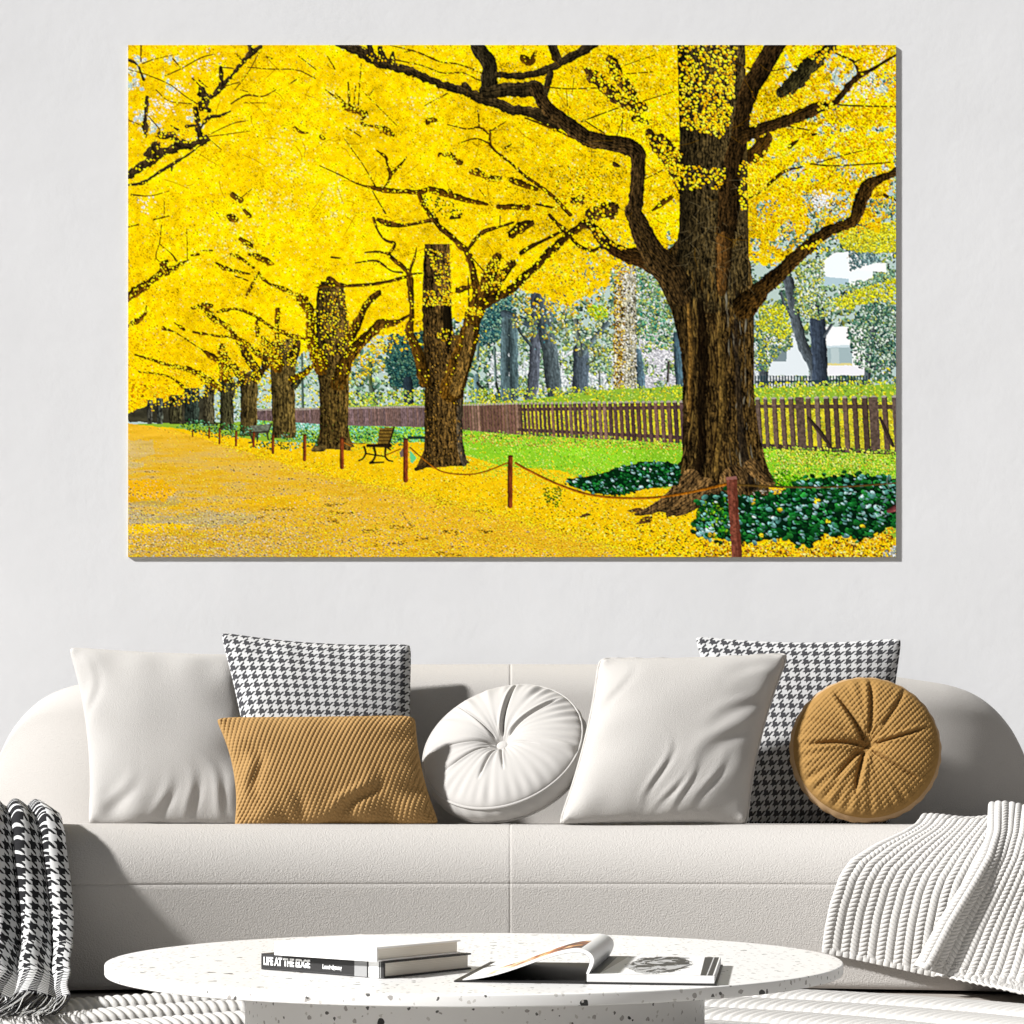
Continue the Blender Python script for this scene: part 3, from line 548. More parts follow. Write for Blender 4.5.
    # vertical furrows of the bark
    for i in range(520):
        t = rs.rand()
        Y = 268 + t * 215
        hw = 34 + 14 * max(0, (Y - 430) / 60) ** 1.5 + 8 * max(0, (300 - Y) / 40)
        u = rs.uniform(-.95, .95)
        X = 718 + u * hw + (Y - 430) * .02
        ln = rs.uniform(5, 20)
        cc = [(118, 94, 48), (142, 116, 62), (34, 24, 12), (26, 18, 10), (46, 34, 18), (94, 74, 36)][rs.randint(6)]
        if u > .3 and rs.rand() < .5:
            cc = [(128, 124, 110), (30, 26, 22), (80, 74, 60), (20, 16, 14)][rs.randint(4)]
        if -.5 < u < -.2 and rs.rand() < .6:
            cc = [(22, 15, 8), (34, 22, 10), (14, 10, 6)][rs.randint(3)]
        dx = u * ln * .22 * (1 if Y > 420 else -.1)
        stroke([(X - 128, Y - 45, .5), (X - 128 + dx * .5 + rs.randn() * .8, Y - 45 + ln / 2, rs.uniform(.9, 2.0)), (X - 128 + dx + rs.randn(), Y - 45 + ln, .4)], cc, grain=.2, rag=.2, a=.8)
    for pts, c in [([(700, 300, 5), (703, 350, 10), (701, 400, 8), (702, 450, 8), (694, 490, 6)], (20, 14, 8)), ([(735, 320, 3), (738, 380, 6), (742, 440, 8), (750, 480, 8)], (40, 34, 28)), ([(688, 300, 4), (691, 360, 5), (689, 420, 4)], (126, 96, 46)), ([(720, 330, 5), (722, 400, 6), (716, 470, 5)], (110, 88, 44))]:
        stroke(V(pts), c, grain=.7, a=.7)
    # roots
    for pts in [[(690, 480, 22), (672, 498, 16), (650, 510, 8), (636, 514, 3)], [(705, 490, 26), (684, 506, 16), (668, 514, 5)], [(752, 466, 16), (765, 480, 10), (782, 487, 3)], [(735, 480, 30), (742, 492, 10)]]:
        stroke(V(pts), (92, 72, 44), grain=.9, dark=.3)
    # front limbs
    stroke(Q(2, 1, [(900, 420, 120), (850, 320, 150), (745, 190, 128), (685, 70, 108), (648, -20, 88), (655, -50, 82), (668, -160, 76), (672, -290, 80), (668, -335, 88), (600, -375, 92), (480, -395, 84), (400, -415, 86), (320, -470, 84), (235, -530, 80), (170, -600, 64), (130, -670, 74)]), (54, 42, 24), grain=1.0, rag=.7, dark=.3, light=1.7, side=1)
    stroke(Q(3, 0, [(385, -10, 104), (312, 120, 106), (240, 245, 100), (205, 380, 88), (185, 500, 88), (155, 620, 96), (135, 750, 112), (128, 912, 112), (112, 1010, 100), (102, 1160, 84), (95, 1290, 60)]), (46, 34, 18), grain=1.0, rag=.5, dark=.3, light=1.6)
    stroke(Q(3, 1, [(105, 120, 70), (100, 260, 66), (95, 400, 46)]), (104, 74, 36), grain=.6, a=.8)
    stroke(Q(3, 0, [(210, 490, 74), (330, 440, 64), (450, 400, 60), (560, 358, 70), (620, 330, 52), (690, 312, 34), (740, 260, 30), (780, 205, 36), (830, 165, 28), (900, 128, 20), (1030, 50, 14)]), (52, 38, 18), grain=.9, rag=.9, light=1.6)
    stroke(Q(3, 1, [(220, 480, 140), (290, 410, 100), (380, 325, 80), (480, 230, 76), (560, 160, 72), (640, 92, 64), (740, 52, 58), (800, 20, 56), (830, -60, 70), (855, -130, 76), (885, -170, 62), (960, -205, 40), (1030, -235, 46)]), (58, 42, 18), grain=1.0, rag=1.0, light=1.5)
    branches(3, 0, [[(830, 160, 18), (800, 95, 14), (770, 75, 14), (700, 45, 8)], [(800, 95, 10), (835, 75, 6)], [(200, 835, 10), (300, 780, 18), (420, 680, 18), (520, 650, 12)], [(570, 635, 9), (700, 645, 8), (1024, 625, 6)], [(600, 630, 7), (720, 595, 6), (860, 560, 5)], [(720, 320, 9), (800, 325, 9), (1024, 330, 7)], [(170, 95, 10), (250, 130, 12)], [(460, 540, 30), (500, 510, 10)], [(450, 435, 8), (560, 455, 7)], [(360, 140, 6), (500, 110, 5)], [(580, 480, 16), (600, 475, 8)], [(960, 800, 16), (1024, 830, 10)], [(700, 650, 5), (660, 720, 5)]], col=(66, 46, 14), leaf=.08, lsz=1.4, grain=.4, rag=.6)
    for i in range(60):                                # pale twigs about the fork
        X, Y = rs.uniform(684, 748), rs.uniform(165, 285)
        a, l = rs.uniform(0, 3.14), rs.uniform(5, 16)
        stroke([(X - 128, Y - 45, .5), (X - 128 + math.cos(a) * l * .5 + 1, Y - 45 + math.sin(a) * l * .5, .6), (X - 128 + math.cos(a) * l, Y - 45 + math.sin(a) * l, .4)], (136, 124, 92), grain=.1, a=.55, rag=.1)
    for i in range(34):
        X, Y = rs.uniform(600, 660), rs.uniform(205, 262)
        a, l = rs.normal(.6, .5), rs.uniform(5, 14)
        stroke([(X - 128, Y - 45, .5), (X - 128 + math.cos(a) * l, Y - 45 + math.sin(a) * l, .5)], (120, 92, 40), grain=.1, a=.55, rag=.1)
    for i in range(150):                               # fine twigs all through the leaves
        X, Y = rs.uniform(20, 740), rs.uniform(5, 215)
        a, l = rs.uniform(0, 3.14), rs.uniform(8, 26)
        k = rs.uniform(-2, 2)
        stroke([(X, Y, .7), (X + math.cos(a) * l * .5 - math.sin(a) * k, Y + math.sin(a) * l * .5 + math.cos(a) * k, .7), (X + math.cos(a) * l, Y + math.sin(a) * l, .4)], (130, 92, 10), grain=.1, a=.55, rag=.1)
    # yellow leaves lying over trunks and limbs
    LP = [(252, 206, 20), (255, 222, 60), (240, 186, 12), (250, 212, 30), (222, 164, 10)]
    for poly, n, sz in [(Q(2, 0, [(880, 0), (1200, 0), (1180, 330), (1120, 500), (900, 440)]), 620, 1.6), (Q(3, 0, [(-20, 160), (160, 160), (130, 480), (-60, 440)]), 130, 1.7), (Q(2, 0, [(860, 640), (1150, 660), (1120, 770), (880, 770)]), 130, 1.5), (Q(3, 0, [(180, 640), (330, 560), (330, 760), (220, 900), (190, 860)]), 170, 1.5),
                        (Q(2, 0, [(380, 100), (560, 60), (680, 260), (800, 420), (640, 480), (560, 330)]), 190, 1.5), (Q(2, 0, [(740, 470), (900, 560), (960, 760), (860, 740)]), 80, 1.5), (Q(3, 0, [(230, 380), (480, 250), (520, 320), (260, 440)]), 110, 1.5), (Q(3, 0, [(560, 60), (700, 0), (680, 80), (600, 110)]), 40, 1.6), (Q(3, 0, [(600, 300), (700, 270), (690, 340), (610, 350)]), 40, 1.5),
                        (Q(3, 1, [(520, 170), (640, 120), (640, 190), (540, 200)]), 26, 1.6), (Q(1, 1, [(560, 170), (700, 200), (710, 480), (640, 470), (600, 300)]), 200, 1.05), (Q(1, 1, [(545, 400), (710, 400), (710, 480), (545, 480)]), 90, 1.1), (Q(1, 1, [(780, 480), (870, 490), (860, 540), (790, 520)]), 50, 1.2), (Q(1, 1, [(620, 600), (710, 600), (710, 690), (630, 660)]), 26, 1.1),
                        (Q(1, 1, [(860, 220), (1020, 240), (960, 400), (860, 400)]), 110, 1.2), (Q(1, 1, [(0, 400), (160, 420), (180, 740), (0, 760)]), 260, 1.0), (Q(0, 1, [(690, 600), (900, 620), (900, 800), (720, 800)]), 240, .9), (Q(0, 1, [(480, 660), (720, 660), (700, 850), (480, 840)]), 240, .9), (Q(0, 1, [(330, 460), (560, 520), (600, 640), (480, 620)]), 100, .9), (Q(0, 1, [(160, 700), (460, 840), (460, 900), (160, 820)]), 120, .8), (Q(0, 1, [(830, 380), (930, 400), (930, 450), (830, 430)]), 40, .9),
                        (Q(2, 1, [(380, 0), (560, 60), (640, 180), (500, 170), (420, 80)]), 90, 1.4), (Q(1, 0, [(150, 10), (340, 20), (440, 110), (300, 100)]), 30, 1.0), (Q(0, 0, [(110, 480), (300, 440), (400, 500), (200, 560)]), 60, 1.1), (V([(150, 386), (260, 360), (262, 380), (200, 400), (150, 412)]), 420, .9), (Q(2, 0, [(190, 640), (420, 640), (480, 900), (240, 860)]), 160, 1.2)]:
        x, y = scatter(poly, n * 2)
        x, y = x[:n], y[:n]
        dabs(x, y, sz * rs.uniform(.6, 1.15, len(x)), pick(LP, len(x)), asp=.75)
    # dark gaps between the leaves of the sprays
    x, y = scatter(Q(2, 0, [(190, 640), (480, 640), (560, 900), (240, 860)]), 150)
    dabs(x, y, rs.uniform(.5, 1.2, len(x)), pick([(96, 66, 6), (70, 48, 8), (130, 92, 6)], len(x)))
    x, y = scatter(Q(3, 0, [(250, 250), (500, 240), (420, 380), (260, 420)]), 90)
    dabs(x, y, rs.uniform(.5, 1.1, len(x)), pick([(110, 76, 6), (70, 50, 8)], len(x)))
    # moss lights on near-left trunks
    x, y = scatter(V([(321, 370), (349, 360), (349, 440), (321, 445)]), 260)
    dabs(x, y, rs.uniform(.4, .9, len(x)), pick([(120, 104, 50), (60, 46, 22), (44, 34, 18), (90, 96, 40)], len(x)), asp=.4, ang=rs.normal(1.57, .2, len(x)))
    x, y = scatter(V([(426, 330), (462, 330), (462, 462), (424, 464)]), 620)
    dabs(x, y, rs.uniform(.4, 1.2, len(x)), pick([(140, 108, 44), (58, 42, 18), (40, 28, 12), (120, 90, 36), (160, 124, 60)], len(x)), asp=.35, ang=rs.normal(1.57, .2, len(x)))

    # ---- ivy
    def ivy(poly, n, size, top=0.0):
        x, y = scatter(poly, n)
        x, y = x + rs.randn(len(x)) * size * .9, y + rs.randn(len(x)) * size * .6
        o = np.argsort(y + rs.randn(len(y)) * 1.5)
        x, y = x[o], y[o]
        cols = pick([(10, 58, 24), (18, 82, 34), (6, 36, 20), (26, 104, 44), (84, 140, 130), (120, 170, 166), (170, 206, 206), (40, 120, 50)], len(x), [.2, .2, .17, .15, .09, .05, .03, .11])
        dabs(x, y, size * rs.uniform(.55, 1.15, len(x)), cols, asp=.65, ang=rs.normal(.35, .45, len(x)))
        m = rs.rand(len(x)) < .33
        dabs(x[m] + size * .25, y[m] - size * .3, size * rs.uniform(.3, .7, m.sum()), pick([(86, 146, 130), (120, 170, 168), (50, 130, 70), (170, 204, 206), (36, 110, 52)], int(m.sum())), asp=.4, ang=rs.normal(.35, .3, m.sum()))

    ivp = Q(2, 2, [(290, 490), (400, 475), (480, 460), (580, 425), (690, 398), (830, 398), (905, 420), (890, 520), (700, 545), (560, 578), (430, 562), (310, 530)])
    fill(ivp, (10, 44, 22), soft=3)
    ivy(ivp, 560, 2.0)
    x, y = scatter(Q(2, 2, [(160, 540), (260, 530), (270, 620), (230, 650), (170, 600)]), 130)
    dabs(x, y, rs.uniform(.6, 1.4, len(x)), pick([(90, 120, 20), (140, 150, 20), (60, 90, 20)], len(x)))
    x, y = scatter(Q(3, 2, [(360, 460), (430, 435), (560, 500), (560, 530), (380, 530)]), 200)
    dabs(x, y, rs.uniform(.8, 1.8, len(x)), pick([(96, 172, 12), (60, 134, 16), (140, 200, 30), (40, 100, 20)], len(x)))
    x, y = scatter(Q(3, 2, [(270, 540), (420, 545), (430, 580), (240, 580)]), 160)
    dabs(x, y, rs.uniform(.5, 1.2, len(x)), pick([(140, 130, 110), (90, 80, 60), (190, 186, 170), (50, 44, 34)], len(x)), asp=.4, ang=np.zeros(len(x)) + .2)
    ivr = Q(3, 2, [(-45, 690), (-20, 620), (40, 570), (100, 560), (200, 578), (400, 575), (430, 545), (560, 490), (700, 478), (860, 468), (1030, 490), (1030, 730), (950, 755), (900, 790), (830, 815), (760, 790), (640, 780), (570, 850), (480, 830), (420, 800), (250, 830), (130, 815), (20, 800), (-45, 790)])
    fill(ivr, (10, 42, 22), soft=4)
    ivy(ivr, 1300, 3.5)
    x, y = scatter(Q(3, 2, [(-45, 690), (0, 600), (130, 580), (130, 815), (20, 800)]), 130)
    dabs(x, y, rs.uniform(.8, 2.2, len(x)), pick([(30, 96, 24), (60, 134, 26), (16, 66, 20), (110, 150, 30)], len(x)))
    for X, Y in [(35, 780), (655, 722), (305, 795), (265, 612), (840, 740), (600, 610), (410, 650)]:
        p = Q(3, 2, [(X, Y)])[0]
        dabs(np.full(3, p[0]) + rs.randn(3), np.full(3, p[1]) + rs.randn(3), rs.uniform(1.2, 2.6, 3), pick([(240, 200, 40), (206, 180, 40)], 3))
    x, y = scatter(V([(190, 419), (232, 424), (262, 428), (260, 438), (215, 438), (176, 427)]), 600)
    dabs(x, y, rs.uniform(.5, 1.3, len(x)), pick([(30, 84, 40), (60, 120, 70), (16, 50, 26), (110, 160, 130), (80, 130, 50)], len(x)))
    x, y = scatter(V([(268, 440), (290, 430), (320, 432), (318, 446), (290, 450), (245, 448)]), 420)
    dabs(x, y, rs.uniform(.5, 1.4, len(x)), pick([(30, 84, 40), (60, 120, 70), (16, 50, 26), (130, 180, 150), (80, 120, 30)], len(x)))
    x, y = scatter(V([(352, 432), (375, 430), (378, 442), (352, 440)]), 160)
    dabs(x, y, rs.uniform(.5, 1.2, len(x)), pick([(40, 100, 60), (80, 150, 90), (20, 60, 40), (140, 190, 110)], len(x)))
    x, y = scatter(V([(390, 432), (405, 436), (405, 446), (390, 444)]), 90)
    dabs(x, y, rs.uniform(.5, 1.2, len(x)), pick([(50, 110, 70), (24, 70, 50), (110, 160, 60)], len(x)))

    # ---- benches, tag, ropes, posts
    DK = (46, 34, 20)
    fill(Q(1, 2, [(318, 218), (396, 216), (372, 318), (306, 308)]), (124, 98, 40), noise=N0, amp=.2)
    for i in range(5):
        stroke(Q(1, 2, [(318 - i * 2, 232 + i * 18, 5), (390 - i * 5, 232 + i * 18, 5)]), (60, 44, 20), grain=.1, rag=.1)
    for pts in [[(255, 312, 18), (375, 312, 20)], [(395, 214, 10), (380, 270, 10), (362, 318, 12), (376, 334, 8)], [(236, 318, 12), (244, 350, 10), (230, 380, 10), (208, 392, 8)], [(288, 320, 14), (296, 360, 12), (284, 390, 12), (268, 404, 14)], [(350, 322, 12), (348, 365, 11), (362, 388, 10), (388, 396, 8)], [(250, 355, 8), (345, 370, 8)], [(270, 404, 12), (340, 400, 8)]]:
        stroke(Q(1, 2, pts), DK, grain=.3, rag=.2)
    fill(Q(1, 2, [(470, 262), (560, 260), (560, 278), (470, 278)]), (40, 64, 50))
    fill(Q(1, 2, [(480, 336), (516, 378), (494, 406), (482, 400)]), (112, 206, 140))
    fill(Q(1, 2, [(424, 350), (446, 318), (446, 370), (430, 374)]), (120, 104, 96))
    fill(Q(0, 2, [(648, 208), (766, 194), (748, 244), (690, 250)]), (112, 118, 104), noise=N0, amp=.35)
    for pts in [[(655, 250, 10), (664, 290, 8), (645, 296, 8)], [(690, 248, 10), (690, 290, 9)], [(742, 240, 10), (748, 278, 8)], [(640, 244, 8), (750, 238, 8)], [(766, 194, 8), (746, 246, 8)], [(426, 196, 7), (484, 194, 7)], [(270, 184, 6), (326, 184, 6)]]:
        stroke(Q(0, 2, pts), (66, 60, 46), grain=.3, rag=.2)
    RP = (156, 98, 22)
    for c, r, pts, w in [(2, 2, [(20, 405), (100, 450), (250, 520), (400, 570), (560, 590), (740, 590), (900, 570), (1030, 543)], 13), (3, 2, [(0, 545), (125, 515)], 14), (1, 2, [(480, 322), (560, 390), (650, 450), (780, 466), (880, 450), (1005, 402)], 8), (1, 2, [(122, 292), (165, 312)], 7), (1, 2, [(355, 362), (430, 330)], 7), (1, 2, [(165, 300), (240, 302)], 5)]:
        stroke(Q(c, r, [p + (w,) for p in pts]), RP, grain=.5, rag=.2, dark=.5)
    stroke(Q(3, 2, [(180, 520, 12), (400, 532, 9), (700, 532, 9), (980, 515, 8), (1024, 510, 8)]), (96, 74, 34), grain=.4, rag=.2)
    stroke(Q(3, 2, [(985, 470, 8), (975, 500, 8), (985, 540, 6)]), (96, 110, 100), grain=.2)
    stroke(Q(3, 2, [(985, 660, 24), (1030, 640, 30)]), (120, 66, 66), grain=.2)
    for c, r, X, y0, y1, w in [(0, 2, 347, 225, 266, 8), (0, 2, 435, 212, 274, 10), (0, 2, 490, 216, 304, 11), (0, 2, 578, 232, 316, 13), (0, 2, 672, 236, 320, 13), (0, 2, 775, 250, 356, 14), (0, 2, 943, 252, 394, 18), (1, 2, 118, 268, 436, 22), (1, 2, 458, 274, 506, 26), (1, 2, 1015, 364, 642, 26)]:
        stroke(Q(c, r, [(X, y0 + w * .4, w), (X - 1, (y0 + y1) / 2, w), (X - 1, y1 - w * .4, w)]), (126, 64, 30), grain=.35, rag=.2, dark=.5, light=1.5, side=1)
        fill(Q(c, r, [(X - w * .5, y0 - 1), (X + w * .5, y0 - 1), (X + w * .5, y0 + 8), (X - w * .5, y0 + 8)]), (70, 40, 26), a=.8)
    pst = Q(3, 2, [(117, 480), (174, 474), (182, 640), (204, 912), (148, 912), (132, 650)])
    fill(pst, (128, 74, 58), noise=N0, amp=.35)
    fill(Q(3, 2, [(156, 480), (174, 474), (182, 640), (204, 912), (180, 912)]), (92, 48, 36), a=.6)
    fill(Q(3, 2, [(117, 480), (174, 474), (175, 490), (118, 496)]), (156, 112, 104), a=.8)
    for i in range(40):
        Y = rs.uniform(490, 900)
        X = 125 + (Y - 480) * .06 + rs.uniform(0, 48)
        stroke(Q(3, 2, [(X, Y, 3), (X + 3, Y + rs.uniform(20, 60), 3)]), [(96, 50, 36), (150, 96, 76), (80, 40, 30)][rs.randint(3)], grain=.1, rag=.1, a=.6)
    # the photograph on the canvas is crisp and contrasty
    b = buf
    blur = (np.roll(b, 3, 0) + np.roll(b, -3, 0) + np.roll(b, 3, 1) + np.roll(b, -3, 1) + b) / 5
    b = b + .25 * (b - blur)
    return np.clip(b, 0, 255)


# ---------------------------------------------------------------- helpers
SC = bpy.context.scene
COL = SC.collection
CAMZ, F, HOR = .46, 1720.0, 817.0          # camera height, focal length in pixels, horizon row


def ray(px, py, d):
    """World point at depth d seen in the photograph at (px, py)."""
    return np.array([(px - 512) * d / F, d, CAMZ + (HOR - py) * d / F])


def tag(o, label=None, cat=None, group=None, kind=None):
    for k, v in (('label', label), ('category', cat), ('group', group), ('kind', kind)):
        if v:
            o[k] = v
    return o


def empty(name, loc):
    o = bpy.data.objects.new(name, None)
    o.empty_display_size = .05
    o.location = loc
    COL.objects.link(o)
    return o


def grid_faces(n, m, off=0, wrap=False):
    a = np.arange(n * m).reshape(n, m) + off
    if wrap:
        a = np.vstack([a, a[:1]])
    return np.stack([a[:-1, :-1], a[1:, :-1], a[1:, 1:], a[:-1, 1:]], -1).reshape(-1, 4)


def build(name, chunks, mat, parent=None, smooth=True, color=None):
    """chunks: list of (verts (N,3), quads (M,4), uv (N,2) or None) -> one mesh object."""
    vs, qs, us, off = [], [], [], 0
    for v, q, u in chunks:
        v = np.asarray(v, np.float32).reshape(-1, 3)
        vs.append(v)
        qs.append(np.asarray(q) + off)
        us.append(np.zeros((len(v), 2), np.float32) if u is None else np.asarray(u, np.float32).reshape(-1, 2))
        off += len(v)
    v, q, u = np.vstack(vs), np.vstack(qs).astype(np.int32), np.vstack(us)
    me = bpy.data.meshes.new(name)
    me.vertices.add(len(v))
    me.vertices.foreach_set('co', v.ravel())
    me.loops.add(q.size)
    me.loops.foreach_set('vertex_index', q.ravel())
    me.polygons.add(len(q))
    me.polygons.foreach_set('loop_start', np.arange(0, q.size, 4, dtype=np.int32))
    me.polygons.foreach_set('use_smooth', np.full(len(q), smooth))
    uvl = me.uv_layers.new(name='uv')
    uvl.data.foreach_set('uv', u[q.ravel()].ravel())
    if color is not None:
        at = me.color_attributes.new('paint', 'FLOAT_COLOR', 'POINT')
        at.data.foreach_set('color', np.hstack([color.reshape(-1, 3), np.ones((len(v), 1))]).astype(np.float32).ravel())
    me.update(calc_edges=True)
    me.validate()
    me.materials.append(mat)
    o = bpy.data.objects.new(name, me)
    COL.objects.link(o)
    o.parent = parent
    return o


def G(P, uv=None, wrap=False):
    P = np.asarray(P)
    return (P.reshape(-1, 3), grid_faces(P.shape[0], P.shape[1], 0, wrap), uv)


def mod_solid(o, t, off=0.0):
    m = o.modifiers.new('thickness', 'SOLIDIFY')
    m.thickness = t
    m.offset = off


def bm_obj(name, bm, mat, parent=None, smooth=False, bevel=0, seg=2):
    me = bpy.data.meshes.new(name)
    bm.normal_update()
    bm.to_mesh(me)
    bm.free()
    me.materials.append(mat)
    if smooth:
        for p in me.polygons:
            p.use_smooth = True
    o = bpy.data.objects.new(name, me)
    COL.objects.link(o)
    o.parent = parent
    if bevel:
        b = o.modifiers.new('edge', 'BEVEL')
        b.width, b.segments, b.limit_method = bevel, seg, 'ANGLE'
    return o


def add_box(bm, x0, x1, y0, y1, z0, z1):
    v = [bm.verts.new(p) for p in ((x0, y0, z0), (x1, y0, z0), (x1, y1, z0), (x0, y1, z0), (x0, y0, z1), (x1, y0, z1), (x1, y1, z1), (x0, y1, z1))]
    for f in ((0, 3, 2, 1), (4, 5, 6, 7), (0, 1, 5, 4), (1, 2, 6, 5), (2, 3, 7, 6), (3, 0, 4, 7)):
        bm.faces.new([v[i] for i in f])


def box(name, dims, mat, parent=None, bevel=0):
    bm = bmesh.new()
    add_box(bm, *dims)
    return bm_obj(name, bm, mat, parent, bevel=bevel)


def smooth_noise(n, m, cells_n, cells_m, seed):
    """Smooth noise grid in [-1, 1]."""
    r = np.random.RandomState(seed)
    g = r.rand(cells_n + 2, cells_m + 2) * 2 - 1
    a, b = np.linspace(0, cells_n, n), np.linspace(0, cells_m, m)
    i, j = np.minimum(a.astype(int), cells_n - 1), np.minimum(b.astype(int), cells_m - 1)
    s, t = a - i, b - j
    s, t = (s * s * (3 - 2 * s))[:, None], (t * t * (3 - 2 * t))[None, :]
    return (g[np.ix_(i, j)] * (1 - s) + g[np.ix_(i + 1, j)] * s) * (1 - t) + (g[np.ix_(i, j + 1)] * (1 - s) + g[np.ix_(i + 1, j + 1)] * s) * t


# ---------------------------------------------------------------- materials
class NT:
    def __init__(self, name, rough=.8, spec=.25):
        self.m = bpy.data.materials.new(name)
        self.m.use_nodes = True
        self.t = self.m.node_tree
        self.b = self.t.nodes['Principled BSDF']
        self.b.inputs['Roughness'].default_value = rough
        self.b.inputs['Specular IOR Level'].default_value = spec

    def n(self, typ, **kw):
        x = self.t.nodes.new(typ)
        for k, v in kw.items():
            if k.startswith('i_'):
                x.inputs[k[2:].replace('_', ' ')].default_value = v
            else:
                setattr(x, k, v)
        return x

    def l(self, a, b):
        self.t.links.new(a, b)

    def math(self, op, a, b=None):
        x = self.t.nodes.new('ShaderNodeMath')
        x.operation = op
        for i, v in enumerate((a, b)):
            if v is None:
                continue
            if isinstance(v, (int, float)):
                x.inputs[i].default_value = v
            else:
                self.l(v, x.inputs[i])
        return x.outputs[0]

    def mix(self, fac, c1, c2):
        x = self.t.nodes.new('ShaderNodeMix')
        x.data_type = 'RGBA'
        for s, v in ((x.inputs[0], fac), (x.inputs[6], c1), (x.inputs[7], c2)):
            if isinstance(v, tuple):
                s.default_value = v + (1,) if len(v) == 3 else v
            elif isinstance(v, (int, float)):
                s.default_value = v
            else:
                self.l(v, s)
        return x.outputs[2]

    def bump(self, h, strength=.3, dist=.002, chain=None):
        x = self.n('ShaderNodeBump', i_Strength=strength, i_Distance=dist)
        self.l(h, x.inputs['Height'])
        if chain is not None:
            self.l(chain, x.inputs['Normal'])
        self.l(x.outputs[0], self.b.inputs['Normal'])
        return x.outputs[0]

    def color(self, c):
        if isinstance(c, tuple):
            self.b.inputs['Base Color'].default_value = c + (1,)
        else:
            self.l(c, self.b.inputs['Base Color'])


def plain(name, c, rough=.6, spec=.3):
    t = NT(name, rough, spec)
    t.color(c)
    return t.m


def m_boucle(name, c, scale=170, st=.5, dist=.004, var=.05, big=0.0):
    t = NT(name, .95, .1)
    tc = t.n('ShaderNodeTexCoord')
    no = t.n('ShaderNodeTexNoise', i_Scale=float(scale), i_Detail=3.0, i_Roughness=.6)
    t.l(tc.outputs['Object'], no.inputs['Vector'])
    t.color(t.mix(no.outputs['Fac'], tuple(v * (1 - var) for v in c), tuple(v * (1 + var) for v in c)))
    ch = None
    if big:
        n2 = t.n('ShaderNodeTexNoise', i_Scale=14.0, i_Detail=2.0)
        t.l(tc.outputs['Object'], n2.inputs['Vector'])
        ch = t.bump(n2.outputs['Fac'], big, .02)
    t.bump(no.outputs['Fac'], st, dist, ch)
    return t.m


def m_weave(name, c, scale=700, st=.25):
    """Plain linen weave from UV in metres."""
    t = NT(name, .95, .1)
    uv = t.n('ShaderNodeUVMap')
    sep = t.n('ShaderNodeSeparateXYZ')
    t.l(uv.outputs[0], sep.inputs[0])
    a = t.math('SINE', t.math('MULTIPLY', sep.outputs[0], float(scale)))
    b = t.math('SINE', t.math('MULTIPLY', sep.outputs[1], float(scale)))
    no = t.n('ShaderNodeTexNoise', i_Scale=160.0, i_Detail=3.0)
    t.l(uv.outputs[0], no.inputs['Vector'])
    h = t.math('ADD', t.math('MULTIPLY', t.math('MULTIPLY', a, b), .3), no.outputs['Fac'])
    t.color(t.mix(no.outputs['Fac'], tuple(v * .95 for v in c), tuple(v * 1.04 for v in c)))
    t.bump(h, st, .003)
    return t.m


def m_hound(name, period, light, dark, st=.35):
    """Two-and-two twill of broken checks; UV in metres, period of one tooth."""
    t = NT(name, .95, .1)
    uv = t.n('ShaderNodeUVMap')
    sep = t.n('ShaderNodeSeparateXYZ')
    t.l(uv.outputs[0], sep.inputs[0])
    x = t.math('MULTIPLY', sep.outputs[0], 8.0 / period)
    y = t.math('MULTIPLY', sep.outputs[1], 8.0 / period)
    wx = t.math('LESS_THAN', t.math('FLOORED_MODULO', x, 8.0), 4.0)
    wy = t.math('LESS_THAN', t.math('FLOORED_MODULO', y, 8.0), 4.0)
    tw = t.math('LESS_THAN', t.math('FLOORED_MODULO', t.math('SUBTRACT', x, y), 4.0), 2.0)
    f = t.math('ADD', t.math('MULTIPLY', tw, wx), t.math('MULTIPLY', t.math('SUBTRACT', 1.0, tw), wy))
    no = t.n('ShaderNodeTexNoise', i_Scale=400.0, i_Detail=2.0)
    t.l(uv.outputs[0], no.inputs['Vector'])
    d2 = t.mix(no.outputs['Fac'], dark, tuple(v * 2.2 for v in dark))
    t.color(t.mix(f, light, d2))
    t.bump(no.outputs['Fac'], st, .003)
    return t.m


def m_terrazzo(name, base):
    t = NT(name, .38, .4)
    tc = t.n('ShaderNodeTexCoord')
    cur = base
    for sc, thr, rnd, col in ((38.0, .24, .88, (.02, .019, .018)), (70.0, .26, .80, (.36, .34, .32)), (110.0, .30, .74, (.55, .53, .50)), (95.0, .26, .86, (.10, .095, .09))):
        ns = t.n('ShaderNodeTexNoise', i_Scale=sc * 1.6, i_Detail=1.0)
        t.l(tc.outputs['Object'], ns.inputs['Vector'])
        mx = t.n('ShaderNodeVectorMath', operation='MULTIPLY_ADD')
        t.l(ns.outputs['Color'], mx.inputs[0])
        mx.inputs[1].default_value = (.6 / sc,) * 3
        t.l(tc.outputs['Object'], mx.inputs[2])
        vo = t.n('ShaderNodeTexVoronoi', i_Scale=sc)
        t.l(mx.outputs[0], vo.inputs['Vector'])
        sp = t.n('ShaderNodeSeparateColor')
        t.l(vo.outputs['Color'], sp.inputs[0])
        inside = t.math('MULTIPLY', t.math('LESS_THAN', vo.outputs['Distance'], thr), t.math('GREATER_THAN', sp.outputs[0], rnd))
        cur = t.mix(inside, cur, col)
    t.color(cur)
    return t.m


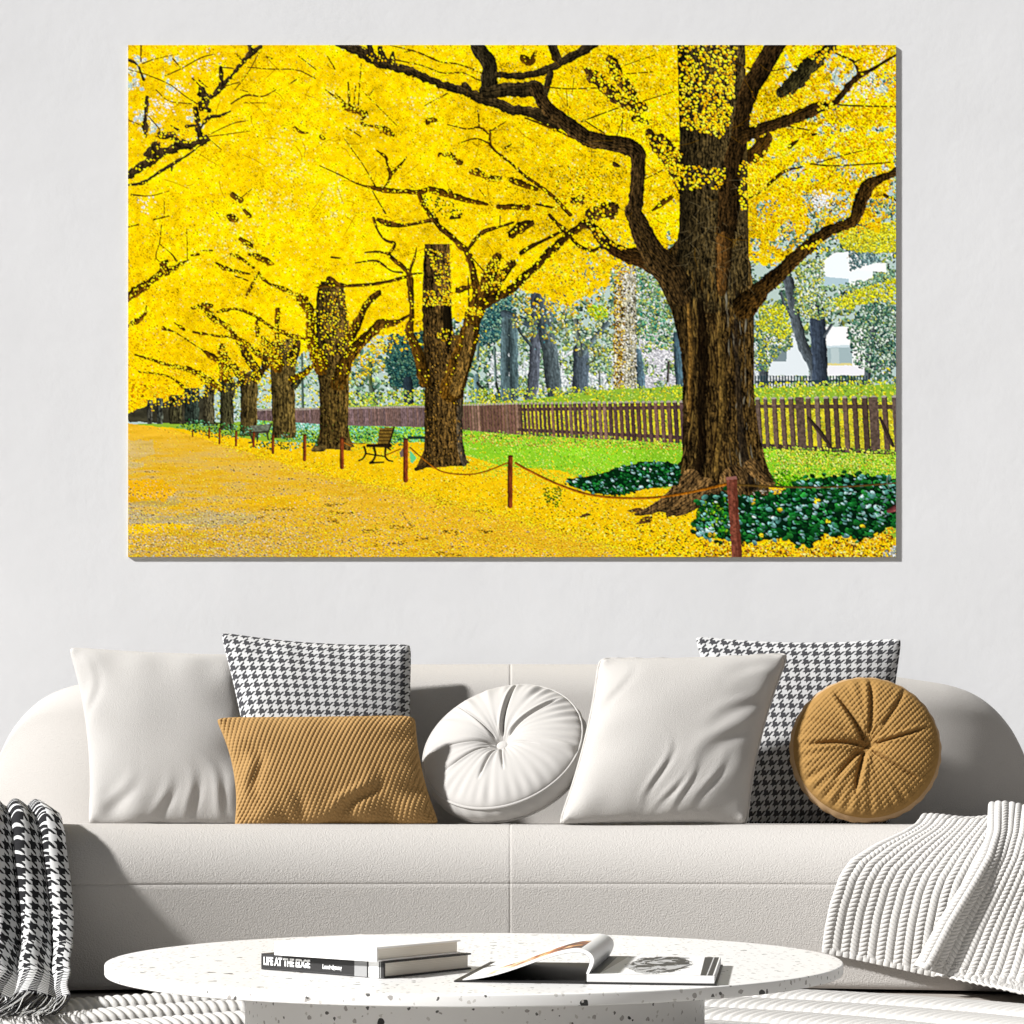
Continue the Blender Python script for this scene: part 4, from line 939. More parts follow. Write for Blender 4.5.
def m_plaster(name, c):
    t = NT(name, .9, .15)
    tc = t.n('ShaderNodeTexCoord')
    n1 = t.n('ShaderNodeTexNoise', i_Scale=1.7, i_Detail=6.0, i_Roughness=.62)
    t.l(tc.outputs['Object'], n1.inputs['Vector'])
    n2 = t.n('ShaderNodeTexNoise', i_Scale=38.0, i_Detail=5.0, i_Roughness=.6)
    t.l(tc.outputs['Object'], n2.inputs['Vector'])
    t.color(t.mix(n1.outputs['Fac'], tuple(v * .93 for v in c), tuple(v * 1.05 for v in c)))
    t.bump(n2.outputs['Fac'], .08, .004, t.bump(n1.outputs['Fac'], .12, .03))
    return t.m


def m_pages(name, c1, c2, axis=2, scale=900.0):
    t = NT(name, .8, .1)
    tc = t.n('ShaderNodeTexCoord')
    sep = t.n('ShaderNodeSeparateXYZ')
    t.l(tc.outputs['Object'], sep.inputs[0])
    no = t.n('ShaderNodeTexNoise', noise_dimensions='1D', i_Scale=scale, i_Detail=1.0)
    t.l(sep.outputs[axis], no.inputs['W'])
    t.color(t.mix(no.outputs['Fac'], c1, c2))
    return t.m


M_WALL = m_plaster('wall_plaster', (.70, .704, .716))
M_FLOOR = m_plaster('floor_screed', (.36, .33, .30))
M_SOFA = m_boucle('sofa_boucle', (.49, .468, .443), 260, .55, .005)
M_BACK = m_boucle('backrest_boucle', (.45, .43, .407), 280, .40, .004)
M_IVORY = m_boucle('ivory_cotton', (.465, .45, .431), 330, .5, .0035, .03)
M_IVORY2 = m_boucle('ivory_fleece', (.46, .442, .42), 400, .6, .0035, .03)
M_VELVET = m_boucle('ivory_velvet', (.425, .41, .392), 420, .15, .002, .03)
M_MUST = m_boucle('mustard_knit', (.35, .212, .083), 500, .3, .003, .16)
M_MUST2 = m_boucle('mustard_knit_deep', (.285, .165, .054), 500, .3, .003, .16)
M_MBAND = m_boucle('tan_band', (.38, .25, .135), 600, .15, .002, .06)
M_HT = m_hound('houndstooth_cotton', .0285, (.56, .56, .56), (.036, .036, .039))
M_THROW = m_hound('houndstooth_wool', .0325, (.60, .60, .595), (.012, .012, .013))
M_KNIT = m_boucle('cream_knit_yarn', (.52, .506, .486), 380, .25, .003, .04)
M_TERR = m_terrazzo('white_terrazzo', (.76, .75, .732))
M_ROPE = m_boucle('white_rope', (.52, .507, .487), 300, .3, .003, .05)
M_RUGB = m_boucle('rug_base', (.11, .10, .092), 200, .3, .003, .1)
M_BLACK = plain('black_cover', (.022, .021, .021), .45)
M_WHITEC = plain('white_cover', (.80, .79, .77), .5)
M_PAGES = m_pages('page_edges', (.60, .56, .48), (.82, .78, .70))
M_PAGES2 = m_pages('white_page_edges', (.70, .69, .67), (.82, .81, .79), 2, 1400.0)
M_LETTER = plain('white_lettering', (.85, .85, .84), .5)
M_GREY = plain('grey_stripe', (.28, .28, .28), .5)

# ---------------------------------------------------------------- the room
WALL_Y = 5.60
o = box('wall_back', (-6, 6, WALL_Y, WALL_Y + .15, -.02, 4.2), M_WALL)
tag(o, 'pale grey plaster wall behind the sofa', 'wall', kind='structure')
o = box('floor', (-6, 6, -2.5, WALL_Y, -.15, 0), M_FLOOR)
tag(o, 'grey floor under the rug', 'floor', kind='structure')

# ---------------------------------------------------------------- canvas print
PY = WALL_Y - .0085
a, b = ray(128, 45, PY), ray(896, 557, PY)
canvas = box('canvas_print', (a[0], b[0], PY + .001, WALL_Y - .0005, b[2], a[2]), plain('canvas_cloth', (.55, .5, .3), .9))
tag(canvas, 'large frameless canvas print of an avenue of yellow autumn trees on the wall', 'wall art')
art = paint_print(2)
NW, NH_ = 1024, 683
H0, W0 = art.shape[:2]
lin = np.where(art / 255 <= .04045, art / 255 / 12.92, ((art / 255 + .055) / 1.055) ** 2.4)
gy, gx = np.linspace(0, H0 - 1, NH_), np.linspace(0, W0 - 1, NW)


def box3(A):                                # light prefilter before resampling
    A = (np.roll(A, 1, 0) + 2 * A + np.roll(A, -1, 0)) / 4
    return (np.roll(A, 1, 1) + 2 * A + np.roll(A, -1, 1)) / 4


lin_f = lin.copy()
lin_f[1:-1, 1:-1] = box3(lin)[1:-1, 1:-1]
iy, ix = np.minimum(gy.astype(int), H0 - 2), np.minimum(gx.astype(int), W0 - 2)
ty, tx = (gy - iy)[:, None, None], (gx - ix)[None, :, None]
pc = (lin_f[np.ix_(iy, ix)] * (1 - tx) + lin_f[np.ix_(iy, ix + 1)] * tx) * (1 - ty) + (lin_f[np.ix_(iy + 1, ix)] * (1 - tx) + lin_f[np.ix_(iy + 1, ix + 1)] * tx) * ty
sh = pc.copy()
sh[1:-1, 1:-1] = box3(pc)[1:-1, 1:-1]
pc = np.clip(pc + .8 * (pc - sh), 0, 1) ** 1.1 * PRINT_GAIN
X, Z = np.meshgrid(np.linspace(a[0], b[0], NW), np.linspace(a[2], b[2], NH_))
P = np.stack([X, np.full_like(X, PY), Z], -1)
t = NT('print_ink', .9, .0)
at = t.n('ShaderNodeAttribute', attribute_name='paint')
t.color(at.outputs['Color'])
build('printed_picture', [G(P)], t.m, canvas, color=pc)

# ---------------------------------------------------------------- sofa
SEAT = .44


def y_front(x):
    x = np.abs(x)
    return 4.525 - .08 * np.minimum(x, 1.45) ** 2 + .12 * np.maximum(x - 1.45, 0)


def seat_off(z):
    """How far the front of the sofa lies behind its foremost line at height z."""
    z = np.asarray(z, float)
    R = .155
    t = np.clip((z - .285) / R, 0, 1)
    return np.where(z > .285, .14 * (1 - np.sqrt(np.maximum(1 - t ** 2, 0))), .035 * ((.285 - z) / .285) ** 1.5)


def xs_sofa(x2, n=170):
    s = np.sin(np.linspace(-1, 1, n) * np.pi / 2) * .35 + np.linspace(-1, 1, n) * .65
    s = s * x2
    return np.sort(np.concatenate([s, -.005 + np.array([-.02, -.012, -.008, -.006, -.004, -.0025, -.001, 0, .001, .0025, .004, .006, .008, .012, .02])]))


def seat_loft(prof):
    """prof: (front offset, z) pairs from the front bottom over the top to the back."""
    xs = xs_sofa(1.92)
    out = []
    for x in xs:
        e = np.clip((abs(x) - 1.5) / .42, 0, 1)
        k = math.sqrt(max(1 - e * e, 0.0))
        yf, yb = float(y_front(x)), 5.42
        mid = (yf + yb) / 2
        g = .0012 * math.exp(-((x + .005) / .0025) ** 2)
        row = []
        for off, z, fb in prof:
            y = (yf + off + g) if fb == 0 else (yb - off)
            row.append((x, mid + (y - mid) * max(k, .002), z - (g if (z > .43 and fb == 0) else 0)))
        out.append(row)
    return np.array(out)


sofa = empty('sofa', (0, 4.9, 0))
tag(sofa, 'long low curved ivory boucle sofa with a rounded back against the grey wall', 'sofa')


def child(o, root):
    o.parent = root
    o.matrix_parent_inverse = root.matrix_world.inverted() if False else Matrix.Translation(-Vector(root.location))
    return o


zz = np.linspace(.012, .272, 14)
prof = [(.06, .008, 0)] + [(float(seat_off(z)), float(z), 0) for z in zz] + [(.0, .2836, 0), (.0008, .2846, 0), (.30, .2846, 0), (.1, .2846, 1), (.0, .27, 1), (.0, .012, 1), (.03, .008, 1), (.3, .008, 1), (.3, .008, 0), (.06, .008, 0)]
child(build('base', [G(seat_loft(prof))], M_SOFA), sofa)
zt = .285 + .155 * np.sin(np.linspace(.03, 1, 18) * np.pi / 2)
prof = [(.3, .2849, 0), (.0008, .2849, 0), (.0, .2856, 0)] + [(float(seat_off(z)), float(z), 0) for z in zt] + [(.26, SEAT, 0), (.4, SEAT, 0), (.5, SEAT, 1), (.1, SEAT, 1), (.03, .42, 1), (.0, .39, 1), (.0, .29, 1), (.1, .2849, 1), (.3, .2849, 0)]
child(build('seat', [G(seat_loft(prof))], M_SOFA), sofa)

BX2 = 1.64


def back_top(x):
    px = 1.015 * np.array([0, .6, .95, 1.15, 1.28, 1.334, 1.41, 1.471, 1.517, 1.563, 1.595, 1.612, 1.616])
    pz = np.array([.937, .935, .920, .898, .880, .872, .848, .810, .764, .700, .62, .53, .47])
    return float(np.mean([np.interp(min(abs(x) + d_, BX2), px, pz) for d_ in np.linspace(-.03, .03, 9) * min(1, (BX2 - abs(x)) / .05)]))


xs = np.unique(np.concatenate([xs_sofa(1.5, 150), np.sign(np.linspace(-1, 1, 120)) * (BX2 - .5 * np.linspace(-1, 1, 120) ** 2)]))
rows = []
for x in xs:
    e = np.clip((abs(x) - 1.28) / (BX2 - 1.28), 0, 1)
    k = math.sqrt(max(1 - e ** 2.3, 1e-4))
    fr, re = -.165 + .52 * max(abs(x) - .95, 0) ** 2, .140        # front and rear face, from the middle line
    T = .165 * k
    mid_ = (fr + re) / 2
    fr, re = mid_ + (fr - mid_) * k, mid_ + (re - mid_) * k
    zt_ = back_top(x)
    g = .0014 * math.exp(-((x + .005) / .003) ** 2)
    yc = 5.365 - .03 * x * x
    r = min((re - fr) / 2, (zt_ - .40) * .6, .135)
    row = []
    zb = .41
    for k in range(14):                     # front face, bottom to shoulder
        z = zb + (zt_ - r - zb) * k / 13
        row.append((x, yc + fr + .035 * (z - .44) / .48 * (T / .165) + g - .012 * math.sin(math.pi * k / 13), z))
    fy = row[-1][1]
    by = yc + re
    hw = (by - fy) / 2
    for k in range(1, 16):
        an = math.pi * k / 16
        row.append((x, fy + hw - hw * math.cos(an), zt_ - r + r * math.sin(an) - g))
    for k in range(8):
        row.append((x, by, zt_ - r + (zb - zt_ + r) * k / 7))
    row.append(row[0])
    rows.append(row)
child(build('backrest', [G(np.array(rows))], M_BACK), sofa)

# ---------------------------------------------------------------- cushions
def plane_pt(px, py, yb, lean):
    y = (yb + lean * (CAMZ - SEAT)) / (1 - lean * (HOR - py) / F)
    return ray(px, py, y)


def pillow(name, tl, tr, br, bl, yb, lean, T, mat, label, group=None, pinch=(.05, .05, .03, .05), n=110, m=110, seed=1, wr=.006, disp=None, piping=None, q=.5, crease=(), yaw=0.0):
    """A stuffed cushion leaning back; corners as seen, pinch of the top, right, bottom and left edge."""
    C = [plane_pt(p[0], p[1], yb + yaw * k, lean) for p, k in ((tl, -1), (tr, 1), (br, 1), (bl, -1))]
    u, v = np.meshgrid(np.linspace(-1, 1, n), np.linspace(-1, 1, m), indexing='ij')
    # denser rows near the edges
    u, v = np.sin(u * np.pi / 2) * .5 + u * .5, np.sin(v * np.pi / 2) * .5 + v * .5
    s, t = (u + 1) / 2, (v + 1) / 2        # s: left-right, t: bottom-top
    base = (C[3][None, None] * ((1 - s) * (1 - t))[..., None] + C[2][None, None] * (s * (1 - t))[..., None] + C[0][None, None] * ((1 - s) * t)[..., None] + C[1][None, None] * (s * t)[..., None])
    ex = (C[1] - C[0] + C[2] - C[3]) / 2
    ez = (C[0] - C[3] + C[1] - C[2]) / 2
    wdt, hgt = np.linalg.norm(ex), np.linalg.norm(ez)
    nx, nz = ex / wdt, ez / hgt
    nn = np.cross(nx, nz)
    nn /= np.linalg.norm(nn)               # points to the camera side
    if nn[1] > 0:
        nn = -nn
    arcu, arcv = (1 - np.abs(u) ** 2.2), (1 - np.abs(v) ** 2.2)
    pt, pr, pb, pl = pinch
    w2, h2 = wdt / 2, hgt / 2
    base = base - nz * (pt * h2 * 2 * arcu * t ** 2 - pb * h2 * 2 * arcu * (1 - t) ** 2)[..., None]
    base = base - nx * (pr * w2 * 2 * arcv * s ** 2 - pl * w2 * 2 * arcv * (1 - s) ** 2)[..., None]
    cor = (np.abs(u) ** 12 * np.abs(v) ** 12)[..., None]
    base = base - (nx * (np.sign(u) * .009)[..., None] + nz * (np.sign(v) * .009)[..., None]) * cor
    prof = np.maximum((1 - np.abs(u) ** 2.4) * (1 - np.abs(v) ** 2.4), 0) ** q
    prof = prof + .30 * np.exp(-((1 - np.abs(u)) / .09) ** 2 - ((1 - np.abs(v)) / .09) ** 2) * (1 - u ** 24) * (1 - v ** 24)
    # weight settles towards the bottom
    th = T * prof * (1.0 + .16 * (.5 - t))
    rs = np.random.RandomState(seed)
    edge = np.exp(-((1 - np.abs(v)) / .34) ** 2) * (1 - np.abs(v) ** 8) * (1 - u ** 6)
    edge2 = np.exp(-((1 - np.abs(u)) / .30) ** 2) * (1 - np.abs(u) ** 8) * (1 - v ** 6)
    w = np.zeros_like(u)
    for k in range(5):
        f, ph = rs.uniform(5, 15), rs.uniform(0, 6.28)
        w += np.sin(u * f + ph + v * rs.uniform(-2, 2)) * edge * np.where(v < 0, 1.5, .6) * .4
        f, ph = rs.uniform(5, 13), rs.uniform(0, 6.28)
        w += np.sin(v * f + ph + u * rs.uniform(-2, 2)) * edge2 * .4
    w += .35 * smooth_noise(n, m, 5, 5, seed + 5) * prof
    for (cu, cv, du, dv, amp, wd, ln) in crease:      # long soft creases: centre, direction, depth, width, length
        l = math.hypot(du, dv)
        a_ = ((u - cu) * du + (v - cv) * dv) / l
        b_ = (-(u - cu) * dv + (v - cv) * du) / l + .12 * np.sin(a_ * 5)
        w += amp * (np.exp(-(b_ / wd) ** 2) - .8 * np.exp(-((b_ - wd * 1.7) / wd) ** 2)) * np.exp(-(a_ / ln) ** 2) * prof
    front = base + nn * (th + w * wr * np.clip(prof * 2, 0, 1))[..., None]
    back = base - nn * (th * .85)[..., None]
    # plump corners
    U, V_ = u * w2, v * h2
    if disp is not None:
        front = front + nn * (disp(U, V_) * np.clip(prof * 5, .15, 1))[..., None]
    for A in (front, back):
        low = A[..., 2] < SEAT + .0015
        A[..., 2] = np.where(low, SEAT + .0015 + .0008 * np.clip(A[..., 2] - SEAT, -.03, 0), A[..., 2])
    uv = np.stack([U, V_], -1)
    loc = Vector((float(base[..., 0].mean()), float(base[..., 1].mean()), SEAT))
    L = np.array(loc)
    o = build(name, [G(front - L, uv), G(back - L, uv)], mat)
    o.location = loc
    tag(o, label, 'cushion', group)
    if piping:
        rad, pm = piping
        ring = np.concatenate([base[:, 0], base[-1, 1:], base[::-1, -1][1:], base[0, ::-1][1:-1]]) - L
        k = len(ring)
        wob = np.array([nn * math.sin(i * .55) * .0022 + nz * math.sin(i * .4) * .001 for i in range(k)])
        ring = ring + wob
        ring[:, 2] = np.maximum(ring[:, 2], .0015 + rad)
        tan = np.roll(ring, -1, 0) - np.roll(ring, 1, 0)
        tan /= np.linalg.norm(tan, axis=1)[:, None] + 1e-9
        b1 = np.cross(tan, nn)
        b1 /= np.linalg.norm(b1, axis=1)[:, None] + 1e-9
        an = np.linspace(0, 2 * np.pi, 9)
        tube = ring[:, None] + rad * (b1[:, None] * np.cos(an)[None, :, None] + nn[None, None] * np.sin(an)[None, :, None])
        build('piping', [G(tube, None, True)], pm, o)
    return o


def knit(period, slope, amp, bead=.62):
    """Slanted chains of small stitches."""
    def f(U, V_):
        a = (U * math.cos(slope) + V_ * math.sin(slope)) / period
        b = (-U * math.sin(slope) + V_ * math.cos(slope)) / (period * bead)
        rib = np.abs(np.sin(np.pi * a))
        row = np.floor(a)
        st = np.abs(np.sin(np.pi * (b + .5 * (row % 2))))
        return amp * (rib * .45 + .9 * rib ** .6 * st ** .8 - .75)
    return f


pillow('square_cushion', (67, 646), (241, 654), (258, 826), (87, 826), 5.065, .185, .078, M_IVORY,
       'plain ivory square cushion at the left end of the sofa, behind the mustard lumbar cushion', pinch=(.015, .03, .0, .06), seed=3, wr=.007, q=.46,
       crease=((-.55, -.75, .5, 1, -.8, .07, .25), (.0, -.8, .15, 1, -.9, .06, .22), (.35, -.75, -.1, 1, -.9, .06, .25), (.7, -.7, -.4, 1, -.9, .06, .3), (-.85, .3, .15, 1, -.6, .06, .6)))
pillow('square_cushion', (219, 631), (412, 643), (416, 826), (256, 826), 4.985, .30, .07, M_HT,
       'houndstooth square cushion behind the mustard lumbar cushion, left half of the sofa', 'houndstooth cushions', pinch=(.035, .02, .0, .03), seed=9, wr=.006, yaw=.03,
       crease=((.8, .75, 1, -.6, -.9, .08, .3),))
pillow('lumbar_cushion', (214, 717), (416, 715), (441, 826), (233, 831), 4.715, .26, .075, M_MUST,
       'mustard knitted rectangular lumbar cushion in front of a houndstooth cushion', pinch=(.012, .03, .02, .05), n=420, m=250, seed=5, wr=.009, disp=knit(.0118, -.55, .0036, .85),
       crease=((-.72, -.1, -.2, 1, -1.2, .07, .5), (.35, -.55, .35, 1, -1.3, .08, .35), (-.3, -.75, -.6, 1, -.9, .08, .3), (.1, -.8, .1, 1, -.8, .07, .22)))
pillow('square_cushion', (599, 658), (789, 653), (747, 827), (558, 826), 4.65, .24, .095, M_IVORY2,
       'cream square cushion with piped edge, right of the round ivory cushion', pinch=(.02, .045, .016, .035), seed=13, wr=.0042, piping=(.0048, M_IVORY2), q=.42,
       crease=((-.05, -.5, -.12, 1, -1.0, .04, .28), (.28, -.68, -.12, 1, -1.0, .04, .22), (.12, -.72, .1, 1, -.9, .04, .2), (.55, -.6, .05, 1, -1.0, .05, .25), (.7, -.05, .5, .9, -1.3, .10, .5), (.74, .3, .6, .8, -1.0, .08, .3), (-.75, .5, .1, 1, -.6, .06, .4), (.85, .75, 1, 1, .8, .08, .3)))
pillow('square_cushion', (693, 635), (903, 637), (893, 826), (738, 826), 4.935, .16, .07, M_HT,
       'houndstooth square cushion behind the round mustard cushion, right end of the sofa', 'houndstooth cushions', pinch=(.035, .035, .0, .03), seed=21, wr=.006)


def round_cushion(name, px, py, d, R, nrm, up_h, band, mat, bandmat, label, pleats, seed, rim=.5, disp=None, tuft=.045, button=None, pipe=None, twist=0.0):
    """A round box cushion: gathered faces, a band between them; nrm is the way its face looks."""
    rs = np.random.RandomState(seed)
    nr, na = 150, 540
    r = np.linspace(0, 1, nr)
    an = np.linspace(0, 2 * np.pi, na, endpoint=False)
    A, Rr = np.meshgrid(an, r, indexing='ij')
    h = up_h * (np.maximum(1 - Rr ** 3.2, 0) ** .62) + 0 * A
    h -= tuft * np.exp(-(Rr / .17) ** 1.3)
    for (a0, depth, wd, r0, r1) in pleats:
        da = np.angle(np.exp(1j * (A - a0 - twist * Rr)))
        s = da * Rr * 1.0
        win = np.clip((Rr - r0) / .08, 0, 1) * np.clip((r1 - Rr) / .22, 0, 1)
        h -= depth * np.exp(-np.abs(s / wd) ** 1.3) * win
        h += depth * .30 * np.exp(-((s - wd * 2.2) / (wd * 1.6)) ** 2) * win
    g = np.zeros_like(h)
    for k in range(16):
        f, ph = rs.randint(9, 44), rs.uniform(0, 6.28)
        g += np.sin(A * f + ph + Rr * rs.uniform(-3, 3)) / 4
    soft = .5 + .5 * np.sin(A + 2.6 + seed)
    h += .0048 * rim * g * np.exp(-((1 - Rr) / .26) ** 2) * (1 - Rr ** 14) * (.25 + soft)
    h += .0012 * g * np.exp(-(Rr / .5) ** 2) * (1 - np.exp(-(Rr / .15) ** 2))
    X, Y = np.cos(A) * Rr * R, np.sin(A) * Rr * R
    if disp is not None:
        h = h + disp(X, Y) * np.clip((1 - Rr) * 8, .2, 1)
    n_ = Vector(nrm).normalized()
    zax = n_
    xax = Vector((0, 0, 1)).cross(zax).normalized()
    yax = zax.cross(xax)
    M = Matrix((xax, yax, zax)).transposed().to_4x4()
    c = ray(px, py, d)
    M.translation = Vector(c)
    face = np.stack([X, Y, band + h], -1)
    uv = np.stack([X, Y], -1)
    back = np.stack([X, Y, -band - up_h * .15 * np.maximum(1 - Rr ** 3.2, 0) ** .62], -1)
    o = build(name, [G(face, uv, True), G(back, uv, True)], mat)
    o.matrix_world = M
    tag(o, label, 'cushion')
    # the side band
    zz = np.linspace(-1, 1, 14)
    A2, Z2 = np.meshgrid(an, zz, indexing='ij')
    rr = R * (1 + .045 * (1 - Z2 ** 2)) + .0012 * np.sin(A2 * 31 + Z2 * 2) * (1 - Z2 ** 2)
    bandP = np.stack([np.cos(A2) * rr, np.sin(A2) * rr, Z2 * band], -1)
    uvb = np.stack([A2 * R, Z2 * band], -1)
    b_ = build('side_band', [G(bandP, uvb, True)], bandmat, o)
    if pipe:
        t2 = np.linspace(0, 2 * np.pi, 9)
        chunks = []
        for s in (1, -1):
            A3, T3 = np.meshgrid(an[::2], t2, indexing='ij')
            rad = R * 1.004 + pipe * np.cos(T3)
            chunks.append(G(np.stack([np.cos(A3) * rad, np.sin(A3) * rad, s * band + pipe * np.sin(T3)], -1), None, True))
        build('piping', chunks, bandmat, o)
    if button:
        rb = np.linspace(0, 1, 10)
        A4, R4 = np.meshgrid(an[::12], rb, indexing='ij')
        zb = band + up_h - tuft + .012 + .009 * np.sqrt(np.maximum(1 - R4 ** 2, 0))
        build('button', [G(np.stack([np.cos(A4) * R4 * button, np.sin(A4) * R4 * button, zb], -1), None, True)], mat, o)
    # settle on the seat
    bpy.context.view_layer.update()
    co = np.concatenate([np.array([(M @ Vector(p))[2] for p in bandP.reshape(-1, 3)[::3]]), np.array([(M @ Vector(p))[2] for p in face.reshape(-1, 3)[::41]]), np.array([(M @ Vector(p))[2] for p in back.reshape(-1, 3)[::41]])])
    o.location.z += SEAT + .0015 + (pipe or 0) * 1.05 - float(co.min())
    return o


rad = math.radians
# pleat angles are counted from the cushion's own right-hand side, anticlockwise
round_cushion('round_cushion', 505, 754, 4.85, .231, (-.27, -.72, .64), .047, .030, M_VELVET, M_VELVET,
              'round ivory tufted cushion with a centre button in the middle of the sofa',
              [(rad(92), .020, .016, .1, 1.1), (rad(47), .016, .014, .12, .95), (rad(140), .013, .016, .1, .95), (rad(192), .016, .018, .08, .9), (rad(262), .012, .016, .1, .7), (rad(290), .012, .012, .1, .6), (rad(345), .006, .014, .1, .6), (rad(222), .010, .016, .15, .8)],
              4, rim=1.5, tuft=.064, button=.019, pipe=.0038)
round_cushion('round_cushion', 865, 753, 4.74, .197, (-.10, -.97, .20), .050, .026, M_MUST2, M_MBAND,
              'round mustard knitted cushion with pleats gathered to its middle, right end of the sofa',
              [(rad(112), .022, .034, .06, .9), (rad(78), .014, .030, .15, 1.0), (rad(172), .020, .030, .06, .8), (rad(10), .014, .020, .1, .9), (rad(222), .016, .030, .08, .7), (rad(250), .022, .030, .06, .75), (rad(318), .016, .020, .08, .95), (rad(48), .010, .03, .3, 1.05), (rad(146), .008, .03, .3, 1.0)],
              8, rim=.8, tuft=.046, disp=knit(.0112, -.75, .0032, .85), twist=.15)

# ---------------------------------------------------------------- houndstooth throw hanging over the left of the seat
def unclip(P, gap):
    """Keeps a cloth clear of the sofa's skin."""
    P = P.copy()
    for _ in range(2):
        x, y, z = P[..., 0], P[..., 1], P[..., 2]
        yf = y_front(x)
        brow = .285 + .155 * np.sqrt(np.maximum(1 - np.clip(1 - (y - yf) / .14, 0, 1) ** 2, 0))
        over = y > yf + .03
        P[..., 2] = np.where(over, np.maximum(z, brow + gap * 1.3), z)
        z = P[..., 2]
        P[..., 1] = np.where(~over, np.minimum(y, yf + seat_off(np.clip(z, 0, .4399)) - gap), y)
    return P


def throw_sheet():
    nu, nv = 260, 260
    u = np.linspace(0, 1, nu)
    path = np.array([(4.98, .458), (4.84, .462), (4.70, .468), (4.57, .474), (4.48, .466), (4.425, .44), (4.40, .385), (4.385, .30), (4.355, .20), (4.31, .12), (4.21, .064), (4.05, .048), (3.85, .046)])
    seg = np.concatenate([[0], np.cumsum(np.hypot(*np.diff(path, axis=0).T))])
    L = seg[-1]
    s = np.linspace(0, L, nv)
    py_, pz_ = np.interp(s, seg, path[:, 0]), np.interp(s, seg, path[:, 1])
    for _ in range(6):
        py_[1:-1] = (py_[:-2] + 2 * py_[1:-1] + py_[2:]) / 4
        pz_[1:-1] = (pz_[:-2] + 2 * pz_[1:-1] + pz_[2:]) / 4
    ty_, tz_ = np.gradient(py_), np.gradient(pz_)
    l = np.hypot(ty_, tz_)
    ny_, nz_ = tz_ / l, -ty_ / l            # outward: to the camera on the front, up on the seat
    sgn = np.where(nz_ * 1 + -ny_ * 1 > 0, 1, -1)
    ny_, nz_ = ny_ * sgn, nz_ * sgn
    U, S = np.meshgrid(u, np.arange(nv), indexing='ij')
    down = np.clip((s[S] - .50) / (L - .50), 0, 1)
    # right border flares out on its way down
    xr = np.interp(down, [0, .1, .35, .55, 1], [-1.195, -1.155, -1.115, -1.09, -.980]) - .19 * np.clip(1 - s[S] / .52, 0, 1) ** .9
    xl = -1.66 - .03 * down
    ph = U * 7.1 + .18 * np.sin(S / nv * 5)
    fold = np.cos(2 * np.pi * ph)
    amp = (.020 + .022 * down) * (.35 + .65 * np.clip(s[S] / .45, 0, 1))
    amp *= np.interp(U, [0, .8, .93, 1], [1, 1, .9, .55])
    ov = .012 * np.sin(2 * np.pi * ph * 1.0) * (.6 + down)
    x = xl + (xr - xl) * U + ov + .004 * smooth_noise(nu, nv, 8, 8, 3)
    off = .024 + amp * (fold + .2 * np.cos(4 * np.pi * ph + 1)) + .006 * smooth_noise(nu, nv, 9, 7, 5)
    off *= np.clip(.62 + .5 * down + .38 * np.clip(1 - s[S] / .7, 0, 1), 0, 1.2)
    off = np.maximum(off * np.interp(down, [0, .5, .62, 1], [1, 1, .45, .3]), .004)
    lag = .03 * np.cos(2 * np.pi * ph + .5) * down ** 2
    y = py_[S] + ny_[S] * off - lag * .4
    z = pz_[S] + nz_[S] * off
    z = np.maximum(z, .046)
    P = unclip(np.stack([x, y, z], -1), .008)
    arc = np.zeros_like(U)
    d = np.linalg.norm(np.diff(P, axis=0), axis=2)
    mid = np.cumsum(np.vstack([np.zeros((1, nv)), d]), 0)
    arc = mid - mid[-1:, :]
    return P, np.stack([np.broadcast_to(arc[:, nv * 3 // 4][:, None], U.shape), s[S]], -1)


P, uv = throw_sheet()
thr = build('houndstooth_throw', [G(P, uv)], M_THROW)
mod_solid(thr, .006)
tag(thr, 'black and white houndstooth throw with fringe, hanging over the left front of the sofa', 'throw')
rs = np.random.RandomState(11)
edge = P[:, -1]
strands = []
for i in range(0, len(edge) - 1, 1):
    for k in range(2):
        p0 = edge[i] + (edge[i + 1] - edge[i]) * rs.rand()
        ln = rs.uniform(.15, .24)
        dx, w = rs.normal(0, .015), .0016
        pts = []
        for q_ in range(7):
            f = q_ / 6
            z = max(p0[2] * (1 - f * .5), .039 + .003 * rs.rand())
            pts.append((p0[0] + dx * f + .004 * math.sin(f * 5 + i), p0[1] - ln * f ** 1.1, z))
        pts = np.array(pts)
        an = np.linspace(0, 2 * np.pi, 5)
        tube = pts[:, None] + np.stack([np.cos(an), 0 * an, np.sin(an)], -1)[None] * w * (1 - .4 * np.linspace(0, 1, 7))[:, None, None]
        strands.append(G(tube, np.tile(np.array([[.001 + (.02 if rs.rand() < .5 else 0), .001]]), (35, 1))))
t = NT('fringe_yarn', .95, .1)
uvn = t.n('ShaderNodeUVMap')
sp = t.n('ShaderNodeSeparateXYZ')
t.l(uvn.outputs[0], sp.inputs[0])
t.color(t.mix(t.math('GREATER_THAN', sp.outputs[0], .01), (.66, .66, .65), (.02, .02, .021)))
fr = build('fringe', strands, t.m, thr)
fr['kind'] = 'stuff'

# ---------------------------------------------------------------- cream cable-knit blanket over the right of the seat
def surf(px, py, off):
    """Point on the sofa's front skin seen at (px, py), lifted by off."""
    d = np.full(np.shape(px), 4.3)
    for _ in range(30):
        x = (px - 512) * d / F
        z = np.clip(CAMZ + (HOR - py) * d / F, .0, .4399)
        d = .5 * d + .5 * np.minimum(y_front(x) + seat_off(z) - off, (CAMZ - .048) * F / np.maximum(py - HOR, 1))
    return np.stack([(px - 512) * d / F, d, CAMZ + (HOR - py) * d / F], -1)


def interp2(poly, t):
    p = np.array(poly, float)
    s = np.concatenate([[0], np.cumsum(np.hypot(*np.diff(p, axis=0).T))])
    s /= s[-1]
    return np.stack([np.interp(t, s, p[:, 0]), np.interp(t, s, p[:, 1])], -1)


